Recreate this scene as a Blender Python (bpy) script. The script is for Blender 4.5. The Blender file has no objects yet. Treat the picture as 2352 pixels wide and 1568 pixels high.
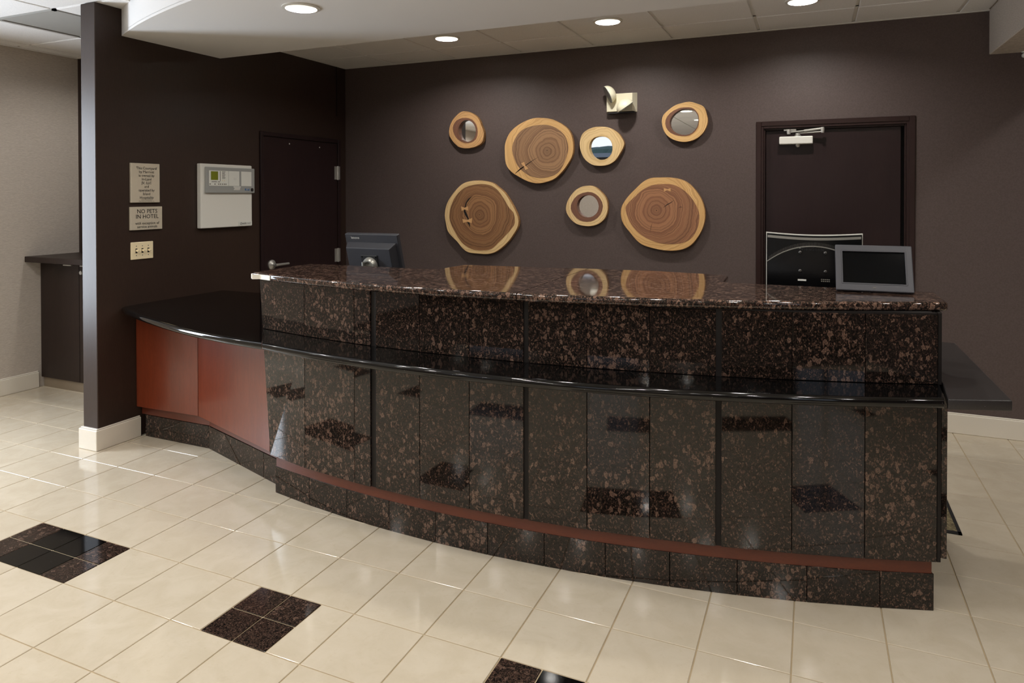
import bpy, bmesh, math, random
from math import sin, cos, pi, radians, hypot, atan2, sqrt
from mathutils import Vector, Matrix
from mathutils.geometry import tessellate_polygon

random.seed(7)
C = bpy.context.scene.collection
SC = bpy.context.scene
U = 0.30            # one floor tile = 0.30 m; all coordinates below are given in tiles, X along the back wall, Y away from the lobby

# ------------------------------------------------------------------ camera, world, lights, exposure
def set_camera():
    f, cy, pitch, roll, yaw = 1582.55, 463.965, -0.0106, -0.0012, 0.4125
    right = Vector((cos(yaw), sin(yaw), 0)); fwd = Vector((-sin(yaw), cos(yaw), 0)); up = Vector((0, 0, 1))
    f2 = fwd*cos(pitch) + up*sin(pitch); u2 = -fwd*sin(pitch) + up*cos(pitch)
    r3 = right*cos(roll) + u2*sin(roll); u3 = -right*sin(roll) + u2*cos(roll)
    cam = bpy.data.cameras.new('camera'); ob = bpy.data.objects.new('camera', cam); C.objects.link(ob)
    m = Matrix((r3, u3, -f2)).transposed().to_4x4()
    m.translation = Vector((12.207, -7.003, 5.1995))*U
    ob.matrix_world = m
    cam.sensor_fit = 'HORIZONTAL'; cam.sensor_width = 36.0
    cam.lens = f*36.0/2352
    cam.shift_y = -(784-cy)/2352
    cam.clip_start = 0.05; cam.clip_end = 500
    SC.camera = ob
    return Vector((12.207, -7.003, 5.1995)), r3, u3, f2, f, cy
CAM = set_camera()
def in_frame(p, m=30):
    d = Vector(p)-CAM[0]; z = d.dot(CAM[3])
    if z < 0.2: return False
    x = 1176+CAM[4]*d.dot(CAM[1])/z; y = CAM[5]-CAM[4]*d.dot(CAM[2])/z
    return -m < x < 2352+m and -m < y < 1568+m

SC.view_settings.view_transform = 'Standard'
SC.view_settings.look = 'None'
SC.view_settings.gamma = 1.0
SC.view_settings.use_curve_mapping = False
SC.view_settings.exposure = 1.1
SC.cycles.max_bounces = 10
SC.cycles.diffuse_bounces = 5
SC.cycles.glossy_bounces = 5
SC.cycles.sample_clamp_indirect = 6.0
SC.cycles.blur_glossy = 0.5
SC.cycles.caustics_reflective = False
SC.cycles.caustics_refractive = False

SKY = 0.55           # overcast daylight outside the lobby glazing
DAY_LEFT = 44.0     # daylight through the glazing on the lobby's left side
LAMP = 2.2          # recessed lamps in the dropped ceiling, watts each
LAMP_BACK = 6.0     # recessed lamps behind the desk, watts each
LOBBY_FILL = 3.4   # recessed lamps added over the unseen lobby as fill light, watts each
w = bpy.data.worlds.new('daylight'); SC.world = w; w.use_nodes = True
def build_world():
    nt = w.node_tree; nt.nodes.clear()
    out = nt.nodes.new('ShaderNodeOutputWorld'); bg = nt.nodes.new('ShaderNodeBackground')
    tc = nt.nodes.new('ShaderNodeTexCoord'); sp = nt.nodes.new('ShaderNodeSeparateXYZ'); cr = nt.nodes.new('ShaderNodeValToRGB')
    nt.links.new(tc.outputs['Generated'], sp.inputs[0]); nt.links.new(sp.outputs[2], cr.inputs[0])
    cr.color_ramp.elements[0].position = 0.0; cr.color_ramp.elements[0].color = (0.86, 0.90, 0.96, 1)
    cr.color_ramp.elements[1].position = 0.6; cr.color_ramp.elements[1].color = (0.45, 0.62, 0.92, 1)
    nt.links.new(cr.outputs[0], bg.inputs[0]); bg.inputs[1].default_value = SKY
    nt.links.new(bg.outputs[0], out.inputs[0])
build_world()
def area(name, loc, direction, sx, sy, power, color):
    l = bpy.data.lights.new(name, 'AREA'); l.shape = 'RECTANGLE'; l.size = sx*U; l.size_y = sy*U; l.energy = power; l.color = color
    o = bpy.data.objects.new(name, l); C.objects.link(o); o.location = Vector(loc)*U
    o.rotation_euler = Vector(direction).to_track_quat('-Z', 'Y').to_euler()
    return o
# daylight enters through the glazed doors on the lobby's left side and the wide window behind the camera
area('daylight_left', (-7.15, -.9, 4.75), (1, 0, 0), 2.0, 6.1, DAY_LEFT, (0.80, 0.89, 1.0))

# ------------------------------------------------------------------ helpers
def lin(r, g, b):
    def c(v):
        v /= 255.0
        return v/12.92 if v <= 0.04045 else ((v+0.055)/1.055)**2.4
    return (c(r), c(g), c(b), 1.0)

class MB:
    """collects shapes (in tile units) and links them as ONE mesh object"""
    def __init__(s): s.v = []; s.f = []
    def add(s, vs, fs):
        n = len(s.v); s.v += [Vector(p) for p in vs]; s.f += [tuple(i+n for i in f) for f in fs]; return s
    def box(s, x0, x1, y0, y1, z0, z1):
        return s.add([(x0,y0,z0),(x1,y0,z0),(x1,y1,z0),(x0,y1,z0),(x0,y0,z1),(x1,y0,z1),(x1,y1,z1),(x0,y1,z1)],
                     [(3,2,1,0),(4,5,6,7),(0,1,5,4),(1,2,6,5),(2,3,7,6),(3,0,4,7)])
    def prism(s, poly, z0, z1):
        n = len(poly); a = sum(poly[i][0]*poly[(i+1)%n][1]-poly[(i+1)%n][0]*poly[i][1] for i in range(n))
        if a < 0: poly = poly[::-1]
        vs = [(p[0],p[1],z0) for p in poly]+[(p[0],p[1],z1) for p in poly]
        return s.add(vs, [tuple(range(n-1,-1,-1)), tuple(range(n,2*n))]+[(i,(i+1)%n,n+(i+1)%n,n+i) for i in range(n)])
    def frame_prism(s, poly, axes, o, d0, d1):
        """polygon in the plane (axes[0], axes[1]) at o, extruded along axes[2] from d0 to d1"""
        a, b, c = [Vector(q) for q in axes]; o = Vector(o); n = len(poly)
        vs = [o+a*p[0]+b*p[1]+c*d0 for p in poly]+[o+a*p[0]+b*p[1]+c*d1 for p in poly]
        return s.add(vs, [tuple(range(n-1,-1,-1)), tuple(range(n,2*n))]+[(i,(i+1)%n,n+(i+1)%n,n+i) for i in range(n)])
    def lathe(s, prof, o, axis, n=24, cap0=True, cap1=True):
        """prof: (radius, height) pairs along axis from o"""
        ax = Vector(axis).normalized(); t = Vector((0,0,1)) if abs(ax.z) < .9 else Vector((1,0,0))
        a = ax.cross(t).normalized(); b = ax.cross(a); o = Vector(o); vs = []; fs = []
        for r, h in prof:
            for i in range(n):
                q = 2*pi*i/n; vs.append(o+ax*h+a*(r*cos(q))+b*(r*sin(q)))
        for k in range(len(prof)-1):
            for i in range(n):
                j = (i+1) % n; fs.append((k*n+i, k*n+j, (k+1)*n+j, (k+1)*n+i))
        if cap0: fs.append(tuple(range(n-1,-1,-1)))
        if cap1: fs.append(tuple((len(prof)-1)*n+i for i in range(n)))
        return s.add(vs, fs)
    def tube(s, p0, p1, r0, r1=None, n=12):
        p0 = Vector(p0); p1 = Vector(p1); d = p1-p0
        return s.lathe([(r0, 0), (r0 if r1 is None else r1, d.length)], p0, d, n)
    def build(s, name, mat, parent=None, loc=(0,0,0), bevel=0, seg=1, smooth=False, kind=None, angle=30, label=None, only=None):
        me = bpy.data.meshes.new(name)
        me.from_pydata([tuple(p*U) for p in s.v], [], s.f)
        if bevel or True:
            bm = bmesh.new(); bm.from_mesh(me)
            bmesh.ops.recalc_face_normals(bm, faces=bm.faces)
            if bevel:
                ed = [e for e in bm.edges if len(e.link_faces) == 2 and e.calc_face_angle(0) > radians(angle) and (only is None or only(e))]
                bmesh.ops.bevel(bm, geom=ed, offset=bevel*U, segments=seg, affect='EDGES', profile=0.5, clamp_overlap=True)
            bm.to_mesh(me); bm.free()
        me.materials.append(mat)
        if smooth:
            for p in me.polygons: p.use_smooth = True
            me.set_sharp_from_angle(angle=radians(40))
            for p in me.polygons:
                if len(p.vertices) > 5: p.use_smooth = False
        o = bpy.data.objects.new(name, me); C.objects.link(o)
        o.location = Vector(loc)*U
        if parent: o.parent = parent
        if kind: o['kind'] = kind
        if label: o['label'] = label
        return o

def tag(o, label, cat, group=None):
    o['label'] = label; o['category'] = cat
    if group: o['group'] = group
    return o
def thing(name, label, cat, loc=(0,0,0), rot=(0,0,0), group=None):
    o = bpy.data.objects.new(name, None); C.objects.link(o); o.location = Vector(loc)*U; o.rotation_euler = rot
    o.empty_display_size = 0.05
    return tag(o, label, cat, group)
def struct(o):
    o['kind'] = 'structure'; return o
def holder(name, loc=(0,0,0)):
    o = bpy.data.objects.new(name, None); C.objects.link(o); o.location = Vector(loc)*U; o.empty_display_size = 0.05
    return o
def copy_tree(o, parent=None):
    c = o.copy(); C.objects.link(c)
    if parent: c.parent = parent
    for ch in list(o.children): copy_tree(ch, c)
    return c
def holed(outer, holes, axes, o, d0, d1):
    """plate with holes in the plane of axes[0], axes[1]; front at d1, back at d0 along axes[2]"""
    a, b, c = [Vector(q) for q in axes]; o = Vector(o)
    loops = [outer]+holes; flat = [p for l in loops for p in l]
    tris = tessellate_polygon([[Vector((p[0], p[1], 0)) for p in l] for l in loops])
    n = len(flat); m = MB()
    vs = [o+a*p[0]+b*p[1]+c*d0 for p in flat]+[o+a*p[0]+b*p[1]+c*d1 for p in flat]
    fs = [tuple(t) for t in tris]+[tuple(n+i for i in reversed(t)) for t in tris]
    k = 0
    for l in loops:
        q = len(l)
        for i in range(q): fs.append((k+i, k+(i+1) % q, n+k+(i+1) % q, n+k+i))
        k += q
    return m.add(vs, fs)
def circle(cx, cy, r, n=28): return [(cx+r*cos(2*pi*i/n), cy+r*sin(2*pi*i/n)) for i in range(n)]
def spline(pts, k=3):
    n = len(pts); out = []
    for i in range(n):
        p0, p1, p2, p3 = [Vector(pts[(i+j-1) % n]) for j in range(4)]
        for t in [q/k for q in range(k)]:
            out.append(tuple(0.5*((2*p1)+(p2-p0)*t+(2*p0-5*p1+4*p2-p3)*t*t+(3*p1-p0-3*p2+p3)*t**3)))
    return out
def lettering(body, size, mat, parent, o, right, up, align='CENTER', name='lettering', off=0.004, sx=1.0, shear=0.0, spacing=1.0, linegap=1.0):
    cu = bpy.data.curves.new(name, 'FONT'); cu.body = body; cu.size = size; cu.align_x = align; cu.align_y = 'CENTER'
    cu.shear = shear; cu.space_character = spacing; cu.space_line = linegap; cu.resolution_u = 2
    t = bpy.data.objects.new(name, cu); C.objects.link(t)
    bpy.context.view_layer.update()
    me = bpy.data.meshes.new_from_object(t.evaluated_get(bpy.context.evaluated_depsgraph_get()))
    bpy.data.objects.remove(t)
    r = Vector(right).normalized(); u = Vector(up).normalized(); n = r.cross(u); o = Vector(o)
    for v in me.vertices: v.co = (o+r*(v.co.x*sx)+u*v.co.y+n*off)*U
    me.name = name; me.materials.clear(); me.materials.append(mat)
    ob = bpy.data.objects.new(name, me); C.objects.link(ob); ob.parent = parent
    return ob
# ------------------------------------------------------------------ materials
def newmat(name):
    m = bpy.data.materials.new(name); m.use_nodes = True
    nt = m.node_tree; b = nt.nodes['Principled BSDF']
    return m, nt, b
def plain(name, col, rough=0.5, metal=0.0, spec=0.5, coat=0.0, emit=None, es=1.0):
    m, nt, b = newmat(name)
    b.inputs['Base Color'].default_value = col; b.inputs['Roughness'].default_value = rough
    b.inputs['Metallic'].default_value = metal; b.inputs['Specular IOR Level'].default_value = spec
    b.inputs['Coat Weight'].default_value = coat
    if emit: b.inputs['Emission Color'].default_value = emit; b.inputs['Emission Strength'].default_value = es
    return m
class N:
    def __init__(s, nt): s.nt = nt
    def node(s, t, **kw):
        n = s.nt.nodes.new(t)
        for k, v in kw.items(): setattr(n, k, v)
        return n
    def link(s, a, b): s.nt.links.new(a, b)
    def val(s, sock, v):
        if hasattr(v, 'is_linked') or isinstance(v, bpy.types.NodeSocket): s.link(v, sock)
        else: sock.default_value = v
    def math(s, op, a, b=0.0, clamp=False):
        n = s.node('ShaderNodeMath', operation=op, use_clamp=clamp); s.val(n.inputs[0], a); s.val(n.inputs[1], b); return n.outputs[0]
    def smooth(s, v, a, b, lo=0.0, hi=1.0):
        n = s.node('ShaderNodeMapRange', interpolation_type='SMOOTHSTEP'); s.val(n.inputs[0], v)
        s.val(n.inputs[1], a); s.val(n.inputs[2], b); s.val(n.inputs[3], lo); s.val(n.inputs[4], hi); return n.outputs[0]
    def mix(s, f, a, b):
        n = s.node('ShaderNodeMix', data_type='RGBA'); s.val(n.inputs[0], f); s.val(n.inputs[6], a); s.val(n.inputs[7], b); return n.outputs[2]
    def coords(s, rnd=True, scale=(1,1,1)):
        tc = s.node('ShaderNodeTexCoord'); o = tc.outputs['Object']
        mp = s.node('ShaderNodeMapping'); s.link(o, mp.inputs[0]); mp.inputs['Scale'].default_value = scale
        o = mp.outputs[0]; r = None
        if rnd:
            oi = s.node('ShaderNodeObjectInfo'); r = oi.outputs['Random']
            cx = s.node('ShaderNodeCombineXYZ')
            s.link(s.math('MULTIPLY', r, 37.3), cx.inputs[0]); s.link(s.math('MULTIPLY', r, 71.7), cx.inputs[1]); s.link(s.math('MULTIPLY', r, 53.1), cx.inputs[2])
            ad = s.node('ShaderNodeVectorMath', operation='ADD'); s.link(o, ad.inputs[0]); s.link(cx.outputs[0], ad.inputs[1]); o = ad.outputs[0]
        return o, r
    def noise(s, vec, scale, detail=3, rough=0.55, dist=0.0):
        n = s.node('ShaderNodeTexNoise'); s.link(vec, n.inputs['Vector']); n.inputs['Scale'].default_value = scale
        n.inputs['Detail'].default_value = detail; n.inputs['Roughness'].default_value = rough; n.inputs['Distortion'].default_value = dist
        return n.outputs[0]
    def bump(s, h, strength, dist=0.001):
        n = s.node('ShaderNodeBump'); s.link(h, n.inputs['Height']); n.inputs['Strength'].default_value = strength; n.inputs['Distance'].default_value = dist; return n.outputs[0]

def granite(name, rough=0.045, blob=0.62, tone=1.0, spec=0.5, ttone=1.0):
    """black granite with pinkish-brown feldspar grains; every slab its own piece of stone, some coarse, some fine"""
    m, nt, b = newmat(name); n = N(nt)
    co, rnd = n.coords(True, (1.15, 1.15, .85))
    wob = n.node('ShaderNodeTexNoise'); n.link(co, wob.inputs['Vector']); wob.inputs['Scale'].default_value = 75; wob.inputs['Detail'].default_value = 4
    sub = n.node('ShaderNodeVectorMath', operation='SUBTRACT'); n.link(wob.outputs[1], sub.inputs[0]); sub.inputs[1].default_value = (.5,.5,.5)
    sc = n.node('ShaderNodeVectorMath', operation='SCALE'); n.link(sub.outputs[0], sc.inputs[0]); sc.inputs['Scale'].default_value = 0.028
    ad = n.node('ShaderNodeVectorMath', operation='ADD'); n.link(co, ad.inputs[0]); n.link(sc.outputs[0], ad.inputs[1]); cw = ad.outputs[0]
    def vor(scale):
        v = n.node('ShaderNodeTexVoronoi'); n.link(cw, v.inputs['Vector']); v.inputs['Scale'].default_value = scale
        sp = n.node('ShaderNodeSeparateColor'); n.link(v.outputs['Color'], sp.inputs[0]); return v.outputs['Distance'], sp
    d1, c1 = vor(50); d2, c2 = vor(120); d3, c3 = vor(260)
    big = n.noise(co, 8, 2)
    vary = n.math('ADD', n.math('MULTIPLY', rnd, 0.46), n.math('MULTIPLY', big, -0.8))
    thr = n.math('ADD', vary, blob+0.36)
    g1 = n.math('MULTIPLY', n.smooth(d1, 0.56, 0.34), n.math('GREATER_THAN', c1.outputs[0], thr))
    g2 = n.math('MULTIPLY', n.smooth(d2, 0.60, 0.30), n.math('GREATER_THAN', c2.outputs[0], n.math('ADD', n.math('MULTIPLY', vary, 0.5), blob+0.02)))
    g3 = n.math('MULTIPLY', n.smooth(d3, 0.60, 0.30), n.math('GREATER_THAN', c3.outputs[0], n.math('ADD', n.math('MULTIPLY', rnd, -0.35), 0.86)))
    fine = n.noise(co, 430, 4, 0.75); mid = n.noise(cw, 130, 4, 0.7)
    base = n.mix(n.smooth(mid, 0.42, 0.68), lin(13*tone, 12*tone, 12*tone), lin(66*tone, 51*tone, 42*tone))
    base = n.mix(n.math('MULTIPLY', g3, 0.8), base, n.mix(c3.outputs[1], lin(50*tone, 38*tone, 34*tone), lin(98*tone, 76*tone, 66*tone)))
    base = n.mix(n.smooth(fine, 0.60, 0.74), base, lin(104*tone, 88*tone, 80*tone))
    grain = n.mix(n.smooth(fine, 0.40, 0.66), lin(50*ttone, 36*ttone, 31*ttone), lin(134*ttone, 107*ttone, 90*ttone))
    grain = n.mix(n.math('MULTIPLY', n.smooth(d1, 0.26, 0.42), 0.35), grain, lin(158*ttone, 126*ttone, 112*ttone))
    grain2 = n.mix(n.smooth(fine, 0.36, 0.60), lin(44*ttone, 31*ttone, 27*ttone), n.mix(c2.outputs[1], lin(84*ttone, 60*ttone, 50*ttone), lin(124*ttone, 98*ttone, 84*ttone)))
    col = n.mix(n.math('MULTIPLY', g2, 0.85), base, grain2)
    col = n.mix(n.math('MULTIPLY', g1, n.smooth(mid, 0.30, 0.48)), col, grain)
    n.link(col, b.inputs['Base Color']); b.inputs['Roughness'].default_value = rough; b.inputs['Specular IOR Level'].default_value = spec
    return m

def black_stone(name, rough=0.07, lum=9):
    m, nt, b = newmat(name); n = N(nt); co, r = n.coords()
    v = n.node('ShaderNodeTexVoronoi'); n.link(co, v.inputs['Vector']); v.inputs['Scale'].default_value = 160
    sp = n.node('ShaderNodeSeparateColor'); n.link(v.outputs['Color'], sp.inputs[0])
    fl = n.math('MULTIPLY', n.smooth(v.outputs['Distance'], 0.16, 0.07), n.math('GREATER_THAN', sp.outputs[0], 0.965))
    base = n.mix(n.noise(co, 300, 3), lin(lum*.7, lum*.65, lum*.65), lin(lum*1.5, lum*1.4, lum*1.4))
    n.link(n.mix(fl, base, lin(170, 168, 160)), b.inputs['Base Color']); b.inputs['Roughness'].default_value = rough
    return m

def tile_mat():
    m, nt, b = newmat('cream_floor_tile'); n = N(nt); co, r = n.coords()
    a = n.noise(co, 7, 6, 0.62, 0.6); c = n.noise(co, 38, 5, 0.7)
    col = n.mix(n.smooth(a, 0.30, 0.72), lin(189, 177, 156), lin(199, 188, 169))
    col = n.mix(n.math('MULTIPLY', n.smooth(c, 0.54, 0.78), 0.35), col, lin(176, 159, 134))
    col = n.mix(n.math('MULTIPLY', r, 0.30), col, lin(187, 174, 154))
    n.link(col, b.inputs['Base Color']); b.inputs['Roughness'].default_value = 0.11; b.inputs['Specular IOR Level'].default_value = 0.4
    n.link(n.bump(n.noise(co, 30, 3), 0.03), b.inputs['Normal'])
    return m

def wallpaper(name, c0, c1, stretch=(1, 1, 14), rough=0.65, bump=0.25, spec=0.35, fine=30):
    """fabric-backed vinyl with fine drawn-out threads"""
    m, nt, b = newmat(name); n = N(nt); co, r = n.coords(False, stretch)
    a = n.noise(co, fine, 4, 0.6); n.link(n.mix(n.smooth(a, 0.3, 0.7), c0, c1), b.inputs['Base Color'])
    b.inputs['Roughness'].default_value = rough; b.inputs['Specular IOR Level'].default_value = spec
    n.link(n.bump(a, bump), b.inputs['Normal'])
    return m

def wood_veneer(name, c0, c1, scale=(1, 1, 1), rough=0.3, coat=0.0, fine=26, bump=0.0, spec=0.5):
    m, nt, b = newmat(name); n = N(nt); co, r = n.coords(True, scale)
    a = n.noise(co, fine, 5, 0.6, 0.4); c = n.noise(co, fine*0.15, 3, 0.5)
    f = n.math('ADD', n.math('MULTIPLY', n.smooth(a, 0.3, 0.7), 0.6), n.math('MULTIPLY', n.smooth(c, 0.35, 0.65), 0.4))
    n.link(n.mix(f, c0, c1), b.inputs['Base Color']); b.inputs['Roughness'].default_value = rough; b.inputs['Coat Weight'].default_value = coat
    b.inputs['Coat Roughness'].default_value = 0.15; b.inputs['Specular IOR Level'].default_value = spec
    if bump: n.link(n.bump(a, bump), b.inputs['Normal'])
    return m

def ceiling_mat():
    m, nt, b = newmat('acoustic_tile'); n = N(nt); co, r = n.coords()
    a = n.noise(co, 260, 3, 0.7); v = n.noise(co, 620, 2, 0.6)
    col = n.mix(n.smooth(a, 0.52, 0.70), lin(240, 238, 236), lin(214, 211, 208))
    col = n.mix(n.math('MULTIPLY', n.smooth(v, 0.6, 0.72), 0.6), col, lin(160, 154, 150))
    n.link(col, b.inputs['Base Color']); b.inputs['Roughness'].default_value = 0.9
    n.link(n.bump(a, 0.5, 0.002), b.inputs['Normal'])
    return m

def rings(name, c0, c1, c2, scale=60, streak=None):
    """end grain: growth rings round the object's own origin (y is the wall normal)"""
    m, nt, b = newmat(name); n = N(nt)
    tc = n.node('ShaderNodeTexCoord'); co = tc.outputs['Object']
    oi = n.node('ShaderNodeObjectInfo')
    sp = n.node('ShaderNodeSeparateXYZ'); n.link(co, sp.inputs[0])
    cb = n.node('ShaderNodeCombineXYZ'); n.link(sp.outputs[0], cb.inputs[0]); n.link(sp.outputs[2], cb.inputs[2])
    n.link(n.math('MULTIPLY', oi.outputs['Random'], 20.0), cb.inputs[1]); flat = cb.outputs[0]
    w1 = n.noise(flat, 5.0, 3, 0.5); w2 = n.noise(flat, 16, 3, 0.55)
    rad = n.math('SQRT', n.math('ADD', n.math('MULTIPLY', sp.outputs[0], sp.outputs[0]), n.math('MULTIPLY', sp.outputs[2], sp.outputs[2])))
    rr = n.math('ADD', rad, n.math('ADD', n.math('MULTIPLY', w1, 0.075), n.math('MULTIPLY', w2, 0.020)))
    def ring(s, ph):
        cx = n.node('ShaderNodeCombineXYZ'); n.link(rr, cx.inputs[0]); cx.inputs[1].default_value = ph
        return n.noise(cx.outputs[0], s, 3, 0.6)
    a = ring(scale*2.0, 1.3); c = ring(scale*7, 7.7); d = ring(scale*0.62, 3.1)
    fib = n.noise(flat, 210, 3, 0.6)
    col = n.mix(n.smooth(a, 0.34, 0.66), c0, c1)
    col = n.mix(n.math('MULTIPLY', n.smooth(c, 0.48, 0.68), 0.75), col, c2)
    col = n.mix(n.math('MULTIPLY', n.smooth(d, 0.52, 0.68), 0.45), col, c2)
    col = n.mix(n.math('MULTIPLY', n.smooth(fib, 0.55, 0.75), 0.18), col, c1)
    n.link(col, b.inputs['Base Color']); b.inputs['Roughness'].default_value = 0.42; b.inputs['Specular IOR Level'].default_value = 0.4
    n.link(n.bump(c, 0.08), b.inputs['Normal'])
    return m

M = {}
M['granite'] = granite('brown_black_granite', 0.04, 0.62, 0.66, 0.5, 0.95)
M['granite_top'] = granite('brown_black_granite_top', 0.05, 0.54, 0.95, 0.55, 1.15)
M['granite_floor'] = granite('brown_black_granite_floor', 0.10, 0.64, 1.0, 0.4, 0.85)
M['black_stone'] = black_stone('polished_black_stone', 0.07, 6)
M['black_stone_honed'] = black_stone('worn_black_stone', 0.33, 36)
M['tile'] = tile_mat()
M['grout'] = plain('sand_grout', lin(176, 158, 128), 0.85)
M['wall_dark'] = wallpaper('dark_brown_wallcovering', lin(84, 72, 69), lin(92, 80, 77), (1, 1, 1), 0.52, 0.06, 0.3, 120)
M['wall_wood'] = wallpaper('dark_brown_laminate', lin(46, 33, 27), lin(53, 39, 32), (14, 14, 1), 0.42, 0.04, 0.4, 26)
M['paper'] = wallpaper('beige_grasscloth', lin(176, 166, 155), lin(200, 190, 179), (1, 1, 11), 0.7, 0.30, 0.3, 46)
M['white_paint'] = plain('white_trim_paint', lin(222, 215, 202), 0.35)
M['soffit'] = plain('soffit_paint', lin(240, 239, 238), 0.7)
M['acoustic'] = ceiling_mat()
M['grid'] = plain('white_ceiling_grid', lin(232, 230, 226), 0.5)
M['grey_vent'] = plain('grey_vent_metal', lin(158, 156, 151), 0.6)
M['cherry_strip'] = wood_veneer('cherry_strip', lin(84, 36, 21), lin(96, 44, 26), (1.2, 10, 10), 0.35, 0.1)
M['cherry'] = wood_veneer('cherry_veneer', lin(100, 41, 21), lin(116, 51, 28), (10, 10, 1.2), 0.30, 0.25)
M['espresso'] = wood_veneer('espresso_wood', lin(36, 26, 22), lin(43, 32, 27), (9, 9, 1), 0.42, spec=0.3)
M['door_brown'] = wood_veneer('dark_door_paint', lin(37, 25, 26), lin(43, 30, 30), (4, 4, 0.6), 0.30, 0.0, 18, spec=0.30)
M['door_frame'] = plain('dark_frame_paint', lin(46, 31, 29), 0.32, spec=0.3)
M['bronze_strip'] = plain('dark_bronze_strip', lin(21, 17, 16), 0.5, spec=0.3)
M['dark_core'] = plain('dark_core_board', lin(22, 17, 15), 0.7)
M['steel'] = plain('brushed_steel', lin(204, 202, 196), 0.34, 0.72)
M['sign_metal'] = plain('brushed_sign_metal', lin(222, 212, 192), 0.45, 0.4)
M['dark_metal'] = plain('dark_metal', lin(96, 94, 92), 0.35, 1.0)
M['chrome'] = plain('chrome', lin(222, 222, 222), 0.12, 1.0)
M['ink'] = plain('dark_lettering', lin(30, 26, 23), 0.6)
M['ink_soft'] = plain('small_print', lin(120, 116, 108), 0.7)
M['cream_plastic'] = plain('cream_plastic', lin(244, 228, 190), 0.35)
M['panel_grey'] = plain('panel_enamel', lin(232, 230, 222), 0.40)
M['panel_mid'] = plain('grey_bezel', lin(158, 160, 157), 0.45)
M['panel_light'] = plain('light_face_plate', lin(226, 227, 220), 0.45)
M['lcd'] = plain('green_lcd', lin(120, 128, 30), 0.3)
M['label_blue'] = plain('blue_badge', lin(62, 104, 150), 0.4)
M['white_plastic'] = plain('white_plastic', lin(226, 224, 216), 0.4)
M['ivory_plastic'] = plain('ivory_plastic', lin(234, 228, 202), 0.38)
M['lens'] = plain('lamp_lens', lin(150, 152, 148), 0.12, 0.3)
M['black_plastic'] = plain('black_plastic', lin(26, 26, 28), 0.45)
M['gloss_black'] = plain('gloss_black_plastic', lin(9, 9, 10), 0.2, spec=0.4)
M['grey_plastic'] = plain('charcoal_plastic', lin(46, 46, 51), 0.5)
M['frame_grey'] = plain('slate_plastic', lin(66, 66, 72), 0.45)
M['screen'] = plain('dark_screen', lin(6, 8, 11), 0.10, spec=0.15)
M['silver_plastic'] = plain('silver_plastic', lin(168, 166, 158), 0.3, 0.6)
M['mirror'] = plain('mirror_glass', (0.92, 0.93, 0.93, 1), 0.008, 1.0)
M['sap'] = rings('sapwood', lin(234, 194, 134), lin(214, 168, 108), lin(190, 142, 88), 34)
M['sap_pale'] = rings('pale_sapwood', lin(238, 208, 156), lin(220, 186, 132), lin(200, 164, 114), 34)
M['sap_brown'] = rings('brown_sapwood', lin(212, 168, 116), lin(190, 144, 94), lin(156, 114, 76), 34)
M['bark'] = wood_veneer('bark_edge', lin(172, 130, 82), lin(126, 90, 56), (1, 1, 6), 0.6, 0, 24, 0.3)
M['heart'] = rings('heartwood', lin(174, 136, 100), lin(140, 105, 77), lin(100, 73, 56), 34)
M['heart_dark'] = rings('dark_heartwood', lin(168, 124, 84), lin(132, 92, 62), lin(86, 58, 40), 34)
M['heart_red'] = rings('red_heartwood', lin(178, 128, 92), lin(146, 100, 73), lin(100, 68, 52), 34)
M['heart_ring'] = rings('walnut_ring', lin(140, 98, 76), lin(108, 74, 60), lin(76, 52, 44), 60)
M['crack'] = plain('dark_crack', lin(22, 15, 12), 0.9)
M['key'] = plain('inlaid_key_wood', lin(208, 162, 110), 0.5)
M['lamp_glow'] = plain('lamp_glow', lin(255, 250, 235), 0.5, emit=lin(255, 246, 226), es=2.2)
M['reflector'] = plain('lamp_reflector', lin(236, 234, 226), 0.25, 0.2)
M['asphalt'] = plain('asphalt', lin(88, 86, 84), 0.9)
M['carpet'] = plain('dark_carpet', lin(62, 54, 48), 0.95, spec=0.1)
M['hill'] = plain('hill_green', lin(70, 84, 72), 0.9)
M['glare'] = plain('pale_glare', lin(232, 228, 216), 0.5)
M['mat'] = wallpaper('speckled_floor_mat', lin(84, 76, 58), lin(140, 128, 98), (1, 1, 1), 0.25, 0.05, 0.5, 60)
M['white_paper'] = plain('paper_sticker', lin(220, 220, 214), 0.6)
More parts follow.
